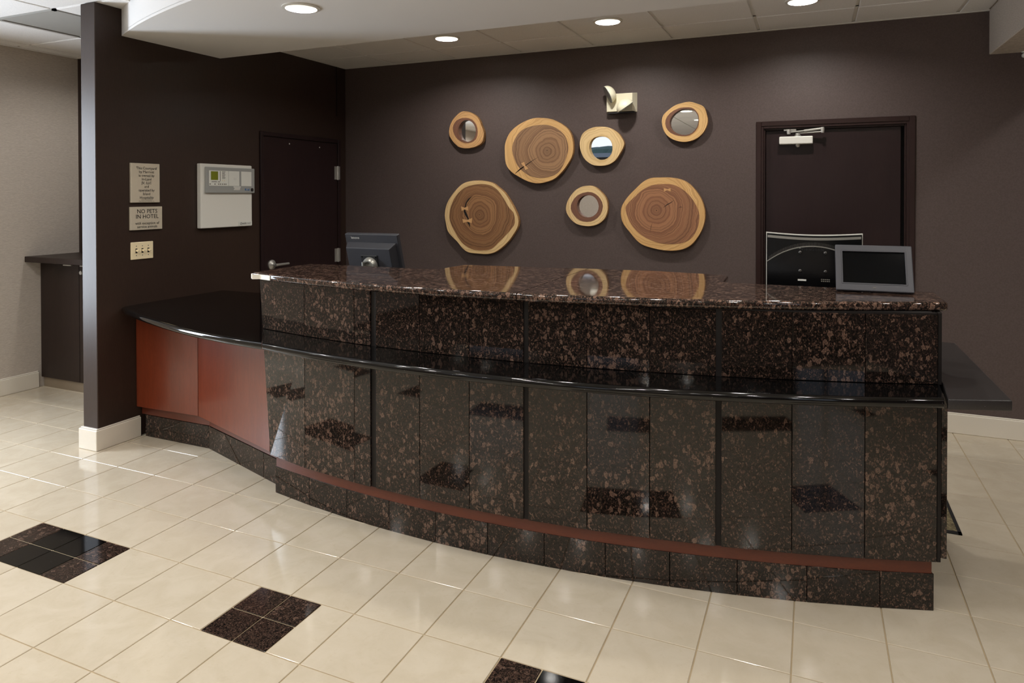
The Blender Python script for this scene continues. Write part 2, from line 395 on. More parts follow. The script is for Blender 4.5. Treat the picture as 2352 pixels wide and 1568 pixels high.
SLICES = {
  'mirror_left': {
    'o': [(3.103, 7.58), (3.298, 7.536), (3.472, 7.424), (3.575, 7.292), (3.629, 7.152), (3.697, 6.995), (3.705, 6.823), (3.662, 6.687), (3.559, 6.604), (3.412, 6.55), (3.199, 6.521), (2.944, 6.553), (2.786, 6.662), (2.647, 6.824), (2.588, 6.967), (2.62, 7.176), (2.708, 7.348), (2.847, 7.481), (2.966, 7.563)],
    'hole': [(3.189, 7.326), (3.336, 7.258), (3.433, 7.126), (3.459, 6.969), (3.405, 6.799), (3.277, 6.716), (3.121, 6.711), (2.992, 6.785), (2.913, 6.937), (2.906, 7.112), (2.985, 7.248), (3.083, 7.314)],
    'ring': [(3.142, 7.391), (3.336, 7.327), (3.471, 7.176), (3.517, 6.967), (3.459, 6.769), (3.296, 6.681), (3.082, 6.688), (2.885, 6.781), (2.767, 6.925), (2.719, 7.12), (2.787, 7.274), (2.926, 7.366)],
  },
  'large_top': {
    'o': [(5.2, 7.287), (5.486, 7.283), (5.767, 7.228), (6.045, 7.085), (6.235, 6.914), (6.327, 6.7), (6.354, 6.439), (6.313, 6.213), (6.166, 5.972), (5.993, 5.768), (5.766, 5.6), (5.378, 5.505), (5.055, 5.557), (4.801, 5.677), (4.544, 5.832), (4.378, 6.054), (4.345, 6.394), (4.36, 6.631), (4.472, 6.881), (4.656, 7.059), (4.912, 7.199)],
    'heart': [(5.414, 7.095), (5.697, 7.066), (5.941, 6.942), (6.114, 6.772), (6.2, 6.541), (6.2, 6.346), (6.097, 6.054), (5.941, 5.812), (5.731, 5.699), (5.413, 5.653), (5.091, 5.724), (4.838, 5.895), (4.692, 6.082), (4.582, 6.388), (4.589, 6.573), (4.692, 6.789), (4.839, 6.951), (5.092, 7.058)],
    'c': [(5.609, 6.394)],
    'crack': [[(4.654, 5.78), (4.801, 5.912), (4.918, 5.97), (5.055, 6.042), (5.199, 6.132), (5.378, 6.234), (5.199, 6.145), (5.073, 6.075), (4.947, 5.99), (4.838, 5.928)]],
    'key': [[(4.845, 6.059), (4.94, 6.101), (4.968, 6.003), (5.062, 5.918), (4.965, 5.873), (4.939, 5.97)]],
  },
  'mirror_mid': {
    'o': [(6.894, 6.969), (7.159, 6.977), (7.356, 6.934), (7.551, 6.816), (7.654, 6.686), (7.731, 6.542), (7.699, 6.401), (7.59, 6.215), (7.47, 6.065), (7.291, 5.974), (7.06, 5.952), (6.861, 5.991), (6.676, 6.124), (6.575, 6.303), (6.524, 6.515), (6.558, 6.724), (6.66, 6.866)],
    'hole': [(7.11, 6.724), (7.258, 6.693), (7.372, 6.601), (7.421, 6.441), (7.395, 6.267), (7.274, 6.143), (7.11, 6.105), (6.944, 6.15), (6.834, 6.265), (6.787, 6.427), (6.821, 6.586), (6.927, 6.695)],
  },
  'mirror_right': {
    'o': [(9.201, 7.484), (9.38, 7.505), (9.558, 7.45), (9.72, 7.366), (9.787, 7.212), (9.823, 7.001), (9.759, 6.793), (9.633, 6.639), (9.471, 6.545), (9.262, 6.509), (9.052, 6.546), (8.87, 6.644), (8.747, 6.802), (8.692, 7.02), (8.732, 7.202), (8.869, 7.334), (9.021, 7.433)],
    'hole': [(9.321, 7.332), (9.47, 7.294), (9.573, 7.177), (9.597, 7.026), (9.559, 6.861), (9.441, 6.73), (9.292, 6.681), (9.112, 6.712), (8.961, 6.809), (8.894, 6.95), (8.915, 7.102), (9.021, 7.234), (9.171, 7.318)],
    'ring': [(9.351, 7.367), (9.484, 7.324), (9.588, 7.192), (9.612, 7.025), (9.577, 6.849), (9.456, 6.708), (9.292, 6.654), (9.097, 6.673), (8.915, 6.75), (8.802, 6.892), (8.793, 7.077), (8.899, 7.24), (9.111, 7.352)],
  },
  'large_left': {
    'o': [(3.449, 5.606), (3.718, 5.593), (3.984, 5.532), (4.153, 5.412), (4.339, 5.268), (4.513, 5.031), (4.672, 4.762), (4.763, 4.534), (4.748, 4.331), (4.634, 4.127), (4.475, 3.92), (4.263, 3.727), (4.056, 3.595), (3.829, 3.532), (3.522, 3.532), (3.212, 3.557), (3.016, 3.673), (2.859, 3.843), (2.7, 3.98), (2.54, 4.152), (2.481, 4.363), (2.441, 4.609), (2.482, 4.857), (2.583, 5.069), (2.783, 5.314), (2.981, 5.488), (3.177, 5.573)],
    'heart': [(3.487, 5.498), (3.87, 5.475), (4.134, 5.327), (4.321, 5.088), (4.487, 4.835), (4.616, 4.7), (4.653, 4.431), (4.549, 4.26), (4.356, 4.053), (4.132, 3.843), (3.943, 3.683), (3.676, 3.63), (3.368, 3.649), (3.134, 3.746), (2.938, 3.915), (2.76, 4.174), (2.641, 4.4), (2.602, 4.611), (2.662, 4.893), (2.822, 5.174), (3.098, 5.4)],
    'c': [(3.563, 4.639)],
    'crack': [[(3.351, 5.167), (3.215, 5.087), (3.129, 4.965), (3.089, 4.825), (3.066, 4.721), (3.116, 4.617), (3.194, 4.513), (3.182, 4.409), (3.272, 4.278), (3.26, 4.41), (3.233, 4.514), (3.183, 4.635), (3.128, 4.739), (3.136, 4.861), (3.168, 4.965), (3.254, 5.07)]],
    'key': [[(2.987, 4.867), (3.097, 4.832), (3.207, 4.875), (3.207, 4.75), (3.097, 4.784), (3.003, 4.741)], [(3.026, 4.511), (3.183, 4.485), (3.338, 4.543), (3.323, 4.397), (3.182, 4.436), (3.049, 4.4)]],
  },
  'mirror_low': {
    'o': [(6.727, 5.436), (6.894, 5.429), (7.054, 5.332), (7.209, 5.172), (7.284, 5.012), (7.291, 4.789), (7.232, 4.604), (7.11, 4.474), (6.961, 4.398), (6.76, 4.366), (6.524, 4.394), (6.354, 4.473), (6.217, 4.618), (6.141, 4.78), (6.165, 4.976), (6.251, 5.14), (6.388, 5.302), (6.558, 5.405)],
    'hole': [(6.754, 5.188), (6.894, 5.162), (7.001, 5.06), (7.054, 4.9), (7.011, 4.739), (6.894, 4.632), (6.754, 4.598), (6.609, 4.629), (6.497, 4.734), (6.449, 4.886), (6.49, 5.042), (6.609, 5.156)],
    'ring': [(6.754, 5.275), (6.961, 5.22), (7.093, 5.092), (7.166, 4.9), (7.093, 4.676), (6.927, 4.529), (6.727, 4.485), (6.524, 4.524), (6.371, 4.652), (6.279, 4.83), (6.32, 5.009), (6.473, 5.188)],
  },
  'large_right': {
    'o': [(8.409, 5.621), (8.656, 5.634), (8.901, 5.631), (9.174, 5.582), (9.377, 5.474), (9.55, 5.291), (9.68, 5.08), (9.756, 4.839), (9.763, 4.598), (9.704, 4.356), (9.575, 4.118), (9.43, 3.947), (9.236, 3.835), (8.965, 3.787), (8.689, 3.797), (8.41, 3.85), (8.191, 3.922), (8.033, 4.043), (7.874, 4.228), (7.713, 4.43), (7.642, 4.634), (7.649, 4.855), (7.745, 5.045), (7.873, 5.203), (8.064, 5.39), (8.221, 5.53)],
    'heart': [(8.687, 5.464), (8.962, 5.453), (9.204, 5.338), (9.414, 5.14), (9.562, 4.898), (9.622, 4.687), (9.592, 4.415), (9.475, 4.17), (9.296, 4.029), (9.025, 3.961), (8.689, 3.967), (8.441, 4.038), (8.222, 4.141), (8.033, 4.294), (7.873, 4.511), (7.771, 4.793), (7.809, 4.951), (8.032, 5.171), (8.221, 5.327), (8.44, 5.435)],
    'c': [(8.565, 4.799)],
    'crack': [[(8.725, 4.862), (8.841, 4.94), (8.933, 4.993), (9.011, 5.066), (8.933, 5.011), (8.826, 4.955)], [(8.466, 4.504), (8.435, 4.395), (8.401, 4.214), (8.425, 4.395)], [(9.099, 4.859), (9.16, 4.896), (9.241, 4.881), (9.16, 4.884)]],
    'key': [[(8.749, 5.362), (8.832, 5.334), (8.917, 5.361), (8.917, 5.278), (8.832, 5.312), (8.755, 5.279)]],
  },
}
# ------------------------------------------------------------------ the room
XL, YB, ZC = -1.142, 10.593, 9.117     # partition face, back wall face, ceiling
XF = -7.07                             # grasscloth wall of the passage on the far side of the partition
SOF = 8.55                             # underside of the dropped ceiling over the desk
CCX, CCY = 7.508, 20.579               # centre that the desk and the dropped ceiling are curved about
def arc(R, a0, a1, n): return [(CCX+R*sin(radians(a0+(a1-a0)*i/n)), CCY-R*cos(radians(a0+(a1-a0)*i/n))) for i in range(n+1)]
def at(R, a): return (CCX+R*sin(radians(a)), CCY-R*cos(radians(a)))

# back wall with its door opening
m = MB(); m.box(-1.58, 11.05, YB, YB+.5, 0, ZC+.3); m.box(14.16, 22, YB, YB+.5, 0, ZC+.3); m.box(11.05, 14.16, YB, YB+.5, 6.83, ZC+.3)
struct(m.build('wall_back', M['wall_dark']))
struct(MB().box(-1.58, XL, 2.43, YB, 0, ZC).build('wall_left', M['wall_wood'], bevel=.012))
YR = -22.0
m = MB(); m.box(XF-.3, XF, .2, 6.4, 0, ZC+.3); m.box(XF-.3, XF, YR-.4, -2.0, 0, ZC+.3); m.box(XF-.3, XF, -2.0, .2, 0, 1.6); m.box(XF-.3, XF, -2.0, .2, 7.9, ZC+.3)
struct(m.build('wall_far_left', M['paper']))
struct(MB().box(XF, -1.58, 6.1, 6.4, 0, ZC).build('wall_passage', M['wall_wood']))
m = MB(); z1 = ZC+.3
for x0, x1, s in ((XF-.3, -4.6, None), (-4.6, .4, 5.6), (.4, 7.6, None), (7.6, 10.6, 2.4), (10.6, 22.3, None)):
    if s is None: m.box(x0, x1, YR-.4, YR, 0, z1)
    else: m.box(x0, x1, YR-.4, YR, 0, s); m.box(x0, x1, YR-.4, YR, 8.8, z1)
struct(m.build('wall_front', M['paper']))
m = MB(); m.box(22, 22.3, YR, -16.1, 0, z1); m.box(22, 22.3, -10.9, YB+.5, 0, z1); m.box(22, 22.3, -16.1, -10.9, 0, 2.4); m.box(22, 22.3, -16.1, -10.9, 8.8, z1)
struct(m.build('wall_right', M['wall_dark']))
# glazing bars of the lobby windows (behind the camera)
def glazing(name, x0, x1, y0, y1, z0, z1, n, axis):
    m = MB(); t = .08
    for i in range(n+1):
        if axis == 'y':
            y = y0+(y1-y0)*i/n; m.box(x0, x1, y-t, y+t, z0, z1)
        else:
            x = x0+(x1-x0)*i/n; m.box(x-t, x+t, y0, y1, z0, z1)
    for z in (z0, z1): m.box(x0, x1, y0, y1, z-t, z+t)
    return struct(m.build(name, M['bronze_strip']))
glazing('window_1', XF-.02, XF+.16, -1.95, .15, 1.65, 7.85, 1, 'y')
glazing('window_2', 7.65, 10.55, YR-.02, YR+.08, 2.45, 8.75, 1, 'x')
glazing('window_3', 21.92, 22.02, -16.05, -10.95, 2.45, 8.75, 2, 'y')
glazing('window_4', -4.55, .35, YR-.1, YR+.08, 5.65, 8.75, 1, 'x')
struct(MB().box(-900, 700, -1500, YR-.4, -.6, -.5).build('ground_outside', M['asphalt']))
m = MB()
for i in range(60):
    x = -900+i*27; h = 6+5*random.random(); m.lathe([(30, 0), (24, h*.55), (12, h*.9), (1, h)], (x, -900-60*random.random(), -.5), (0,0,1), 8)
struct(m.build('hills_outside', M['hill']))

# skirting boards
def skirting(name, poly, inner):
    m = MB().prism(poly, 0, .415); m.prism(inner, .415, .442)
    return struct(m.build(name, M['white_paint'], bevel=.010))
skirting('baseboard_left', [(XL-.02, 3.38), (XL+.055, 3.38), (XL+.055, 2.36), (-1.635, 2.36), (-1.635, 4.9), (-1.56, 4.9), (-1.56, 2.45), (XL-.02, 2.45)],
         [(XL-.02, 3.38), (XL+.03, 3.38), (XL+.03, 2.385), (-1.61, 2.385), (-1.61, 4.9), (-1.56, 4.9), (-1.56, 2.45), (XL-.02, 2.45)])
skirting('baseboard_right', [(14.27, YB-.055), (21.98, YB-.055), (21.98, YB+.02), (14.27, YB+.02)], [(14.27, YB-.03), (21.98, YB-.03), (21.98, YB+.02), (14.27, YB+.02)])
skirting('baseboard_far_left', [(XF-.02, .25), (XF+.055, .25), (XF+.055, 4.93), (XF-.02, 4.93)], [(XF-.02, .25), (XF+.03, .25), (XF+.03, 4.93), (XF-.02, 4.93)])

# beam along the ceiling at the right
struct(MB().box(15.635, 17.6, -3, YB+.02, 8.18, ZC+.2).build('beam_right', M['paper'], bevel=.015))

# ---- ceiling: grid of bars with single acoustic tiles
ceil = struct(MB().box(XF-.3, 22.3, YR-.4, YB+.5, ZC+.32, ZC+.6).build('ceiling', M['acoustic']))
CELL = 2.05; rest = MB()
def ctile(x0, x1, y0, y1, hole=None):
    g = .035; p = [(x0+g, y0+g), (x1-g, y0+g), (x1-g, y1-g), (x0+g, y1-g)]
    seen = any(in_frame((x, y, ZC), 0) for x, y in p+[((x0+x1)/2, (y0+y1)/2)])
    if not seen and not hole:
        rest.box(x0+g, x1-g, y0+g, y1-g, ZC, ZC+.06); return
    cx, cy = (x0+x1)/2, (y0+y1)/2
    if hole:
        q = [(a-cx, b-cy) for a, b in p]
        t = holed(q, [circle(hole[0]-cx, hole[1]-cy, .285)], ((1,0,0), (0,1,0), (0,0,1)), (0,0,0), 0, .06)
        t.build('ceiling_tile', M['acoustic'], ceil, (cx, cy, ZC))
    else:
        MB().box(x0+g-cx, x1-g-cx, y0+g-cy, y1-g-cy, 0, .06).build('ceiling_tile', M['acoustic'], ceil, (cx, cy, ZC), bevel=.012)
bars = MB()
def bar_x(x, y0, y1): bars.box(x-.04, x+.04, y0, y1, ZC+.034, ZC+.055)
def bar_y(y, x0, x1): bars.box(x0, x1, y-.04, y+.04, ZC+.034, ZC+.055)
LAMPS_BACK = [(3.805, 8.14), (7.94, 8.14), (11.99, 8.14)]
xs = [XL, .70, 2.77, 4.84, 6.91, 8.97, 11.0, 13.03, 15.05, 15.635]; ys = [5.06, 7.11, 9.16, YB]
for i in range(len(xs)-1):
    for j in range(len(ys)-1):
        h = [l for l in LAMPS_BACK if xs[i] < l[0] < xs[i+1] and ys[j] < l[1] < ys[j+1]]
        ctile(xs[i], xs[i+1], ys[j], ys[j+1], h[0] if h else None)
for x in xs: bar_x(x, 5.06, YB)
for y in ys: bar_y(y, XL, 15.635)
# passage and lobby
xs2 = [XF]+[-6.58+CELL*i for i in range(0, 11)]+[15.635]
ys2 = [YR]+[2.46-CELL*i for i in range(11, -1, -1)]+[4.46, 6.1]
VENT = None; LOBBY_FILLS = []
for i in range(len(xs2)-1):
    for j in range(len(ys2)-1):
        x0, x1, y0, y1 = xs2[i], xs2[i+1], ys2[j], ys2[j+1]
        if y1 > 2.6 and x1 > -1.2:
            if x0 > XL or y0 > 2.6: continue
        if y0 > 2.6 and x1 > -1.6: x1 = -1.58
        if abs(x0+4.53) < .1 and 2.3 < y0 < 2.6: VENT = (x0, x1, y0, y1); continue
        h = None
        if i % 2 == 1 and j % 2 == 0 and y1 < 0.5 and x1-x0 > 1.65:
            h = ((x0+x1)/2, (y0+y1)/2); LOBBY_FILLS.append(h)
        if i == 2 and y0 > 4.4 and y0 < 4.6: h = ((x0+x1)/2-.3, (y0+y1)/2); PASSAGE_FILL = h
        ctile(x0, x1, y0, y1, h)
for i, x0 in enumerate((17.65, 19.7)):
    for j in range(15):
        y0 = YB-2.05*(j+1)
        h = (x0+1.025, y0+1.025) if i == 0 and j % 2 == 1 else None
        if h: LOBBY_FILLS.append(h)
        ctile(x0, x0+2.05, y0, y0+2.05, h)
for x in xs2: bar_x(x, YR, 6.1 if x < -1.6 else 2.46)
for y in ys2: bar_y(y, XF, 15.6 if y < 2.5 else -1.58)
rest.build('far_ceiling_tiles', M['acoustic'], ceil, kind='stuff')
bars.build('ceiling_grid', M['grid'], ceil)
# wall angle trims
m = MB(); m.box(XL, 15.63, YB-.07, YB, ZC-.012, ZC+.02); m.box(XL, XL+.07, 5.6, YB, ZC-.012, ZC+.02); m.box(XF, -1.58, 6.03, 6.1, ZC-.03, ZC+.0); m.box(XF, XF+.07, .2, 6.1, ZC-.03, ZC)
m.build('wall_angle', M['grid'], ceil)

# grey perforated return-air panel
x0, x1, y0, y1 = VENT
v = thing('ceiling_vent', 'grey perforated air return panel in the ceiling over the passage', 'vent', ((x0+x1)/2, (y0+y1)/2, ZC))
hx, hy = (x1-x0)/2-.03, (y1-y0)/2-.03
m = MB()
for q in ((-hx, hx, -hy, -hy+.07), (-hx, hx, hy-.07, hy), (-hx, -hx+.07, -hy, hy), (hx-.07, hx, -hy, hy)): m.box(*q, -.01, .05)
m.build('vent_frame', M['grey_vent'], v)
m, nt, b = newmat('perforated_grey'); n_ = N(nt); co, r = n_.coords(False)
vo = n_.node('ShaderNodeTexVoronoi'); n_.link(co, vo.inputs['Vector']); vo.inputs['Scale'].default_value = 120; vo.inputs['Randomness'].default_value = 0
n_.link(n_.mix(n_.smooth(vo.outputs['Distance'], .30, .22), lin(160, 158, 153), lin(96, 94, 92)), b.inputs['Base Color']); b.inputs['Roughness'].default_value = .6
MB().box(-hx+.06, hx-.06, -hy+.06, hy-.06, .012, .04).build('perforated_panel', m, v)

# ---- dropped ceiling over the desk
a_l = -26.2
pts = [(XL+.004, CCY-sqrt(19.575**2-(XL-CCX)**2))]+[p for p in arc(19.575, -25.9, 24.0, 60) if p[0] > XL+.02 and p[0] < 15.6]
pts.append((15.632, CCY-sqrt(19.575**2-(15.632-CCX)**2)))
poly = pts+[(15.632, 5.52), (XL+.004, 5.65)]
LAMPS_SOF = [(3.81, 2.80), (7.9, 2.62), (11.9, 3.1)]
sof = struct(holed(poly, [circle(x, y, .285) for x, y in LAMPS_SOF], ((1,0,0), (0,1,0), (0,0,1)), (0,0,0), SOF, SOF+.06).build('ceiling_soffit', M['soffit']))
n = len(poly); m = MB()
vs = [(p[0], p[1], SOF+.05) for p in poly]+[(p[0], p[1], ZC+.3) for p in poly]
m.add(vs, [(i, (i+1) % n, n+(i+1) % n, n+i) for i in range(n)])
f = m.build('fascia', M['soffit'], sof)

# ---- recessed ceiling lamps
def downlight(first=[None], x=0, y=0, z=0, label='', group='recessed ceiling lamps', watts=None, data={}):
    if first[0] is None:
        t = thing('ceiling_lamp', label, 'lamp', (x, y, z), group=group)
        MB().lathe([(.335, 0), (.335, -.018), (.275, -.03), (.272, 0), (.335, 0)], (0,0,0), (0,0,1), 32, False, False).build('trim_ring', M['white_plastic'], t, smooth=True)
        MB().lathe([(.273, -.01), (.262, .10), (.235, .20), (.19, .30)], (0,0,0), (0,0,1), 32, False, False).build('reflector', M['reflector'], t, smooth=True)
        MB().lathe([(.19, .285), (.12, .25), (.02, .235)], (0,0,0), (0,0,1), 24, False, True).build('bulb', M['lamp_glow'], t, smooth=True)
        l = bpy.data.lights.new('lamp_light', 'AREA'); l.shape = 'DISK'; l.size = .30*U; l.energy = LAMP; l.color = (1.0, .965, .91); l.spread = radians(175)
        o = bpy.data.objects.new('lamp_light', l); C.objects.link(o); o.location = (0, 0, .07*U); o.parent = t
        first[0] = t
        return t
    t = copy_tree(first[0]); t.location = Vector((x, y, z))*U; t['label'] = label
    if watts:
        l = [c for c in t.children if c.type == 'LIGHT'][0]
        if watts not in data: data[watts] = l.data.copy(); data[watts].energy = watts
        l.data = data[watts]
    return t
downlight(x=3.81, y=2.80, z=SOF, label='recessed ceiling lamp in the smooth dropped ceiling above the desk')
downlight(x=LAMPS_BACK[0][0], y=LAMPS_BACK[0][1], z=ZC, label='recessed ceiling lamp in the tile nearest the corner of the brown walls', watts=LAMP_BACK)
downlight(x=LAMPS_BACK[1][0], y=LAMPS_BACK[1][1], z=ZC, label='recessed ceiling lamp in the tile above the emergency light', watts=LAMP_BACK)
downlight(x=LAMPS_BACK[2][0], y=LAMPS_BACK[2][1], z=ZC, label='recessed ceiling lamp in the tile above the door with the closer', watts=LAMP_BACK)
for x, y in LAMPS_SOF[1:]: downlight(x=x, y=y, z=SOF, label='recessed ceiling lamp further along the dropped ceiling, out of the picture')
downlight(x=PASSAGE_FILL[0], y=PASSAGE_FILL[1], z=ZC, label='recessed ceiling lamp added as fill in the passage, hidden by the brown partition', watts=4.0)  # unseen lamp added to brighten the passage wall
for x, y in LOBBY_FILLS: downlight(x=x, y=y, z=ZC, label='recessed ceiling lamp added as fill over the lobby, out of the picture', watts=LOBBY_FILL)

# ---- floor
floor = struct(MB().box(XF-.3, 22.3, YR-.4, YB+.5, -.3, -.012).build('floor', M['grout']))
far = MB(); farg = MB(); ms = {}
def hidden_by_desk(x, y):
    """under or behind the desk, where no lens in front of it can look"""
    return 0.2 < x < 12.6 and y > 2.9 and y > CCY-sqrt(max(0, 18.4**2-(x-CCX)**2))
def ftile(x0, x1, y0, y1, mat='tile'):
    cx, cy = (x0+x1)/2, (y0+y1)/2; w, h = x1-x0, y1-y0; g = .0075
    pts = [(x0, y0), (x1, y0), (x0, y1), (x1, y1)]
    if hidden_by_desk(cx, cy) or not any(in_frame((p[0], p[1], 0)) for p in pts) or (x1 < -1.6 and y0 > 5.0) or x1 < XF+.1 or (-1.6 < cx < XL+.1 and cy > 2.5):
        (far if mat == 'tile' else farg).box(x0+g, x1-g, y0+g, y1-g, -.012, 0); return
    key = (round(w, 3), round(h, 3), mat)
    if key not in ms:
        o = MB().box(-w/2+g, w/2-g, -h/2+g, h/2-g, -.03, 0).build('floor_tile' if mat == 'tile' else 'dark_floor_tile', M[mat], floor, (cx, cy, 0), bevel=.005)
        ms[key] = o.data
    else:
        o = bpy.data.objects.new('floor_tile' if mat == 'tile' else 'dark_floor_tile', ms[key]); C.objects.link(o); o.parent = floor; o.location = Vector((cx, cy, 0))*U
INL = []   # dark inlays: (x0, x1, y0)
for k in (-6, 2, 10, 18): INL.append((k-1, k+1, -1))
for k in (-2, 6, 14): INL.append((k-.5, k+.5, -1))
for k in (-2, 6, 14): INL.append((k-1, k+1, -5))
for k in (2, 10, 18): INL.append((k-.5, k+.5, -5))
def inlay_row(y):
    row = sorted([i for i in INL if i[2] == y]); cuts = []
    x = -8
    while x < 22:
        hit = [i for i in row if i[0] < x+1 and i[1] > x]
        if not hit: ftile(x, x+1, y, y+1)
        else:
            i = hit[0]
            if i[0] > x: ftile(x, i[0], y, y+1)
            if i[1] < x+1: ftile(i[1], x+1, y, y+1)
        x += 1
    for i in row:
        nn = int(round((i[1]-i[0])/.5))
        for a in range(nn):
            for b_ in (0, 1):
                black = nn == 4 and (a == 1 or a == 2)
                ftile(i[0]+a*.5, i[0]+a*.5+.5, y+b_*.5, y+b_*.5+.5, 'black_stone' if black else 'granite_floor')
for y in range(-9, 11):
    if y in (-1, -5): inlay_row(y)
    else:
        for x in range(-8, 22): ftile(x, x+1, y, y+1)
MB().box(XF, 22, YR, -9, -.012, .01).build('carpet', M['carpet'], floor)
far.build('far_floor_tiles', M['tile'], floor, kind='stuff')
farg.build('far_dark_tiles', M['granite_floor'], floor, kind='stuff')

# ---- doors
d1 = struct(holder('door_1', (XL, 8.6, 0)))
m = MB(); m.box(0, .05, -1.66, -1.56, 0, 6.885); m.box(0, .05, 1.56, 1.69, 0, 6.885); m.box(0, .05, -1.56, 1.56, 6.775, 6.885)
m.build('door_frame', M['door_brown'], d1, bevel=.008)
lf = MB().box(0, .024, -1.535, 1.525, .02, 6.755).build('door_leaf', M['door_brown'], d1, bevel=.006)
def hinge(z):
    h = MB().box(0.024, .036, 1.40, 1.52, z-.2, z+.2)
    h.tube((.045, 1.545, z-.21), (.045, 1.545, z+.21), .03, n=10)
    h.box(.05, .06, 1.56, 1.63, z-.2, z+.2)
    h.build('hinge', M['steel'], d1)
for z in (5.87, 3.37, .8): hinge(z)
m = MB().lathe([(.135, 0), (.13, .03), (.06, .06), (.045, .07)], (.024, -1.26, 3.33), (1,0,0), 20); m.tube((.09, -1.26, 3.33), (.22, -1.26, 3.33), .036)
m.tube((.2, -1.30, 3.33), (.2, -.80, 3.33), .036, .032)
m.build('door_handle', M['steel'], d1, smooth=True)
for y, z in ((-.55, 6.62), (.72, 6.60)): MB().lathe([(.022, 0), (.018, .008)], (.024, y, z), (1,0,0), 10).build('screw', M['white_plastic'], d1)
MB().box(0.0, .02, 1.53, 1.545, 7.6, ZC).build('panel_seam', M['bronze_strip'], d1)

d2 = struct(holder('door_2', (12.605, YB, 0)))
m = MB()
for s, x in ((1, -1.668), (-1, 1.668)):
    m.box(min(x, x+s*.118), max(x, x+s*.118), -.035, .02, 0, 6.945)
m.box(-1.550, 1.550, -.035, .02, 6.83, 6.945)
m.build('door_casing', M['door_frame'], d2, bevel=.010)
m = MB()
for x0, x1 in ((-1.555, -1.50), (1.50, 1.555)): m.box(x0, x1, -.015, .45, 0, 6.83)
m.box(-1.50, 1.50, -.015, .45, 6.775, 6.83)
for x0, x1 in ((-1.50, -1.462), (1.462, 1.50)): m.box(x0, x1, .035, .10, 0, 6.775)
m.box(-1.462, 1.462, .035, .10, 6.735, 6.775)
m.build('door_jamb', M['door_frame'], d2, bevel=.006)
MB().box(-1.455, 1.40, .12, .26, .03, 6.73).build('door_leaf', M['door_brown'], d2, bevel=.006)
MB().box(-1.5, 1.5, .27, .45, 0, 6.775).build('door_stop', M['dark_core'], d2)
cl = MB().box(-1.148, -.416, -.10, .12, 6.385, 6.565).build('door_closer', M['silver_plastic'], d2, bevel=.02, seg=2)
cl.data.materials[0] = M['white_plastic']
m = MB(); m.lathe([(.07, 0), (.07, .03), (.05, .05), (.05, .085)], (-.74, 0, 6.56), (0,0,1), 16); m.lathe([(.055, 0), (.055, .04), (.03, .07)], (-.74, 0, 6.385), (0,0,-1), 16)
m.build('pivot_cap', M['steel'], cl, smooth=True)
m = MB(); m.tube((-.94, .0, 6.675), (-.60, -.06, 6.69), .017); m.tube((-.60, -.06, 6.69), (-.22, -.12, 6.725), .028)
m.lathe([(.04, -.05), (.05, 0), (.04, .06)], (-.94, 0, 6.675), (0,0,1), 12); m.lathe([(.035, -.075), (.045, 0), (.035, .055)], (-.21, -.12, 6.70), (0,0,1), 12)
m.build('closer_arm', M['steel'], cl, smooth=True)
MB().tube((-.74, 0, 6.645), (-.21, -.12, 6.65), .016).build('closer_lever', M['steel'], cl)
MB().box(-1.05, -.78, .03, .10, 6.71, 6.745).build('arm_bracket', M['steel'], cl)
# ------------------------------------------------------------------ reception desk
T0, T1 = 3.735, 3.85      # countertop
L0, L1 = 2.735, 2.855     # ledge and low worktops
RP = 18.75                # face of the granite cladding
desk = thing('reception_desk', 'long curved reception desk clad in polished brown and black granite slabs', 'desk', (8.4, 3.2, 0))
DO = Vector((8.4, 3.2, 0))
def part(mb, name, mat, parent=desk, o=DO, **kw):
    mb.v = [p-o for p in mb.v]
    return mb.build(name, mat, parent, **kw)
part(MB().prism(arc(18.69, -12.1, 18.9, 24)+[(13.60, 3.85), (3.62, 3.75)], .66, L0), 'carcass', M['dark_core'])
part(MB().prism(arc(18.69, -12.1, 18.9, 24)+[(13.60, 3.85), (3.55, 3.75)], L0, T0), 'upper_carcass', M['dark_core'])
part(MB().prism(arc(18.58, -11.95, 18.9, 24)+[(13.5, 3.8), (3.75, 3.7)], 0.0, .66), 'plinth', M['dark_core'])
def slab(a0, a1, z0, z1, R=RP, th=.045, slant=0.0, name='granite_slab'):
    g = .013; p0, p1 = at(R, a0+g), at(R, a1-g); q1, q0 = at(R-th, a1-g), at(R-th, a0+g); cx, cy = at(R, (a0+a1)/2)
    m = MB().prism([p0, p1, q1, q0], z0, z1)
    if slant:
        for v in m.v:
            if abs(v.x-p0[0]) < .03 and abs(v.y-p0[1]) < .08: v.x += (3.70-v.z)*slant
    m.v = [v-Vector((cx, cy, (z0+z1)/2)) for v in m.v]
    return m.build(name, M['granite'], desk, Vector((cx, cy, (z0+z1)/2))-DO, bevel=.003)
SECT = [[-13.03, -9.34, -5.91, -4.91], [-4.59, -2.09, .47, 3.04], [3.25, 5.80, 8.36, 10.93], [11.13, 13.76, 16.41, 19.02]]
for s in SECT:
    for i in range(len(s)-1):
        sl = .071 if s[i] < -13 else 0
        slab(s[i], s[i+1], L1+.006, 3.715, slant=sl); slab(s[i], s[i+1], .655, L0-.006, slant=sl)
for a in (-4.75, 3.145, 11.03):
    for z0, z1 in ((L1, T0), (.655, L0)):
        part(MB().prism([at(18.725, a-.16), at(18.725, a+.16), at(18.68, a+.16), at(18.68, a-.16)], z0, z1), 'divider_strip', M['bronze_strip'])
for z0, z1 in ((L1, T0), (.655, L0)):
    part(MB().prism([at(18.745, 19.03), at(18.745, 19.16), at(18.60, 19.16), at(18.60, 19.03)], z0, z1), 'divider_strip', M['bronze_strip'])
part(MB().prism(arc(18.735, -12.6, 19.0, 24)+arc(18.68, 19.0, -12.6, 24), 3.716, T0), 'top_rail', M['bronze_strip'])
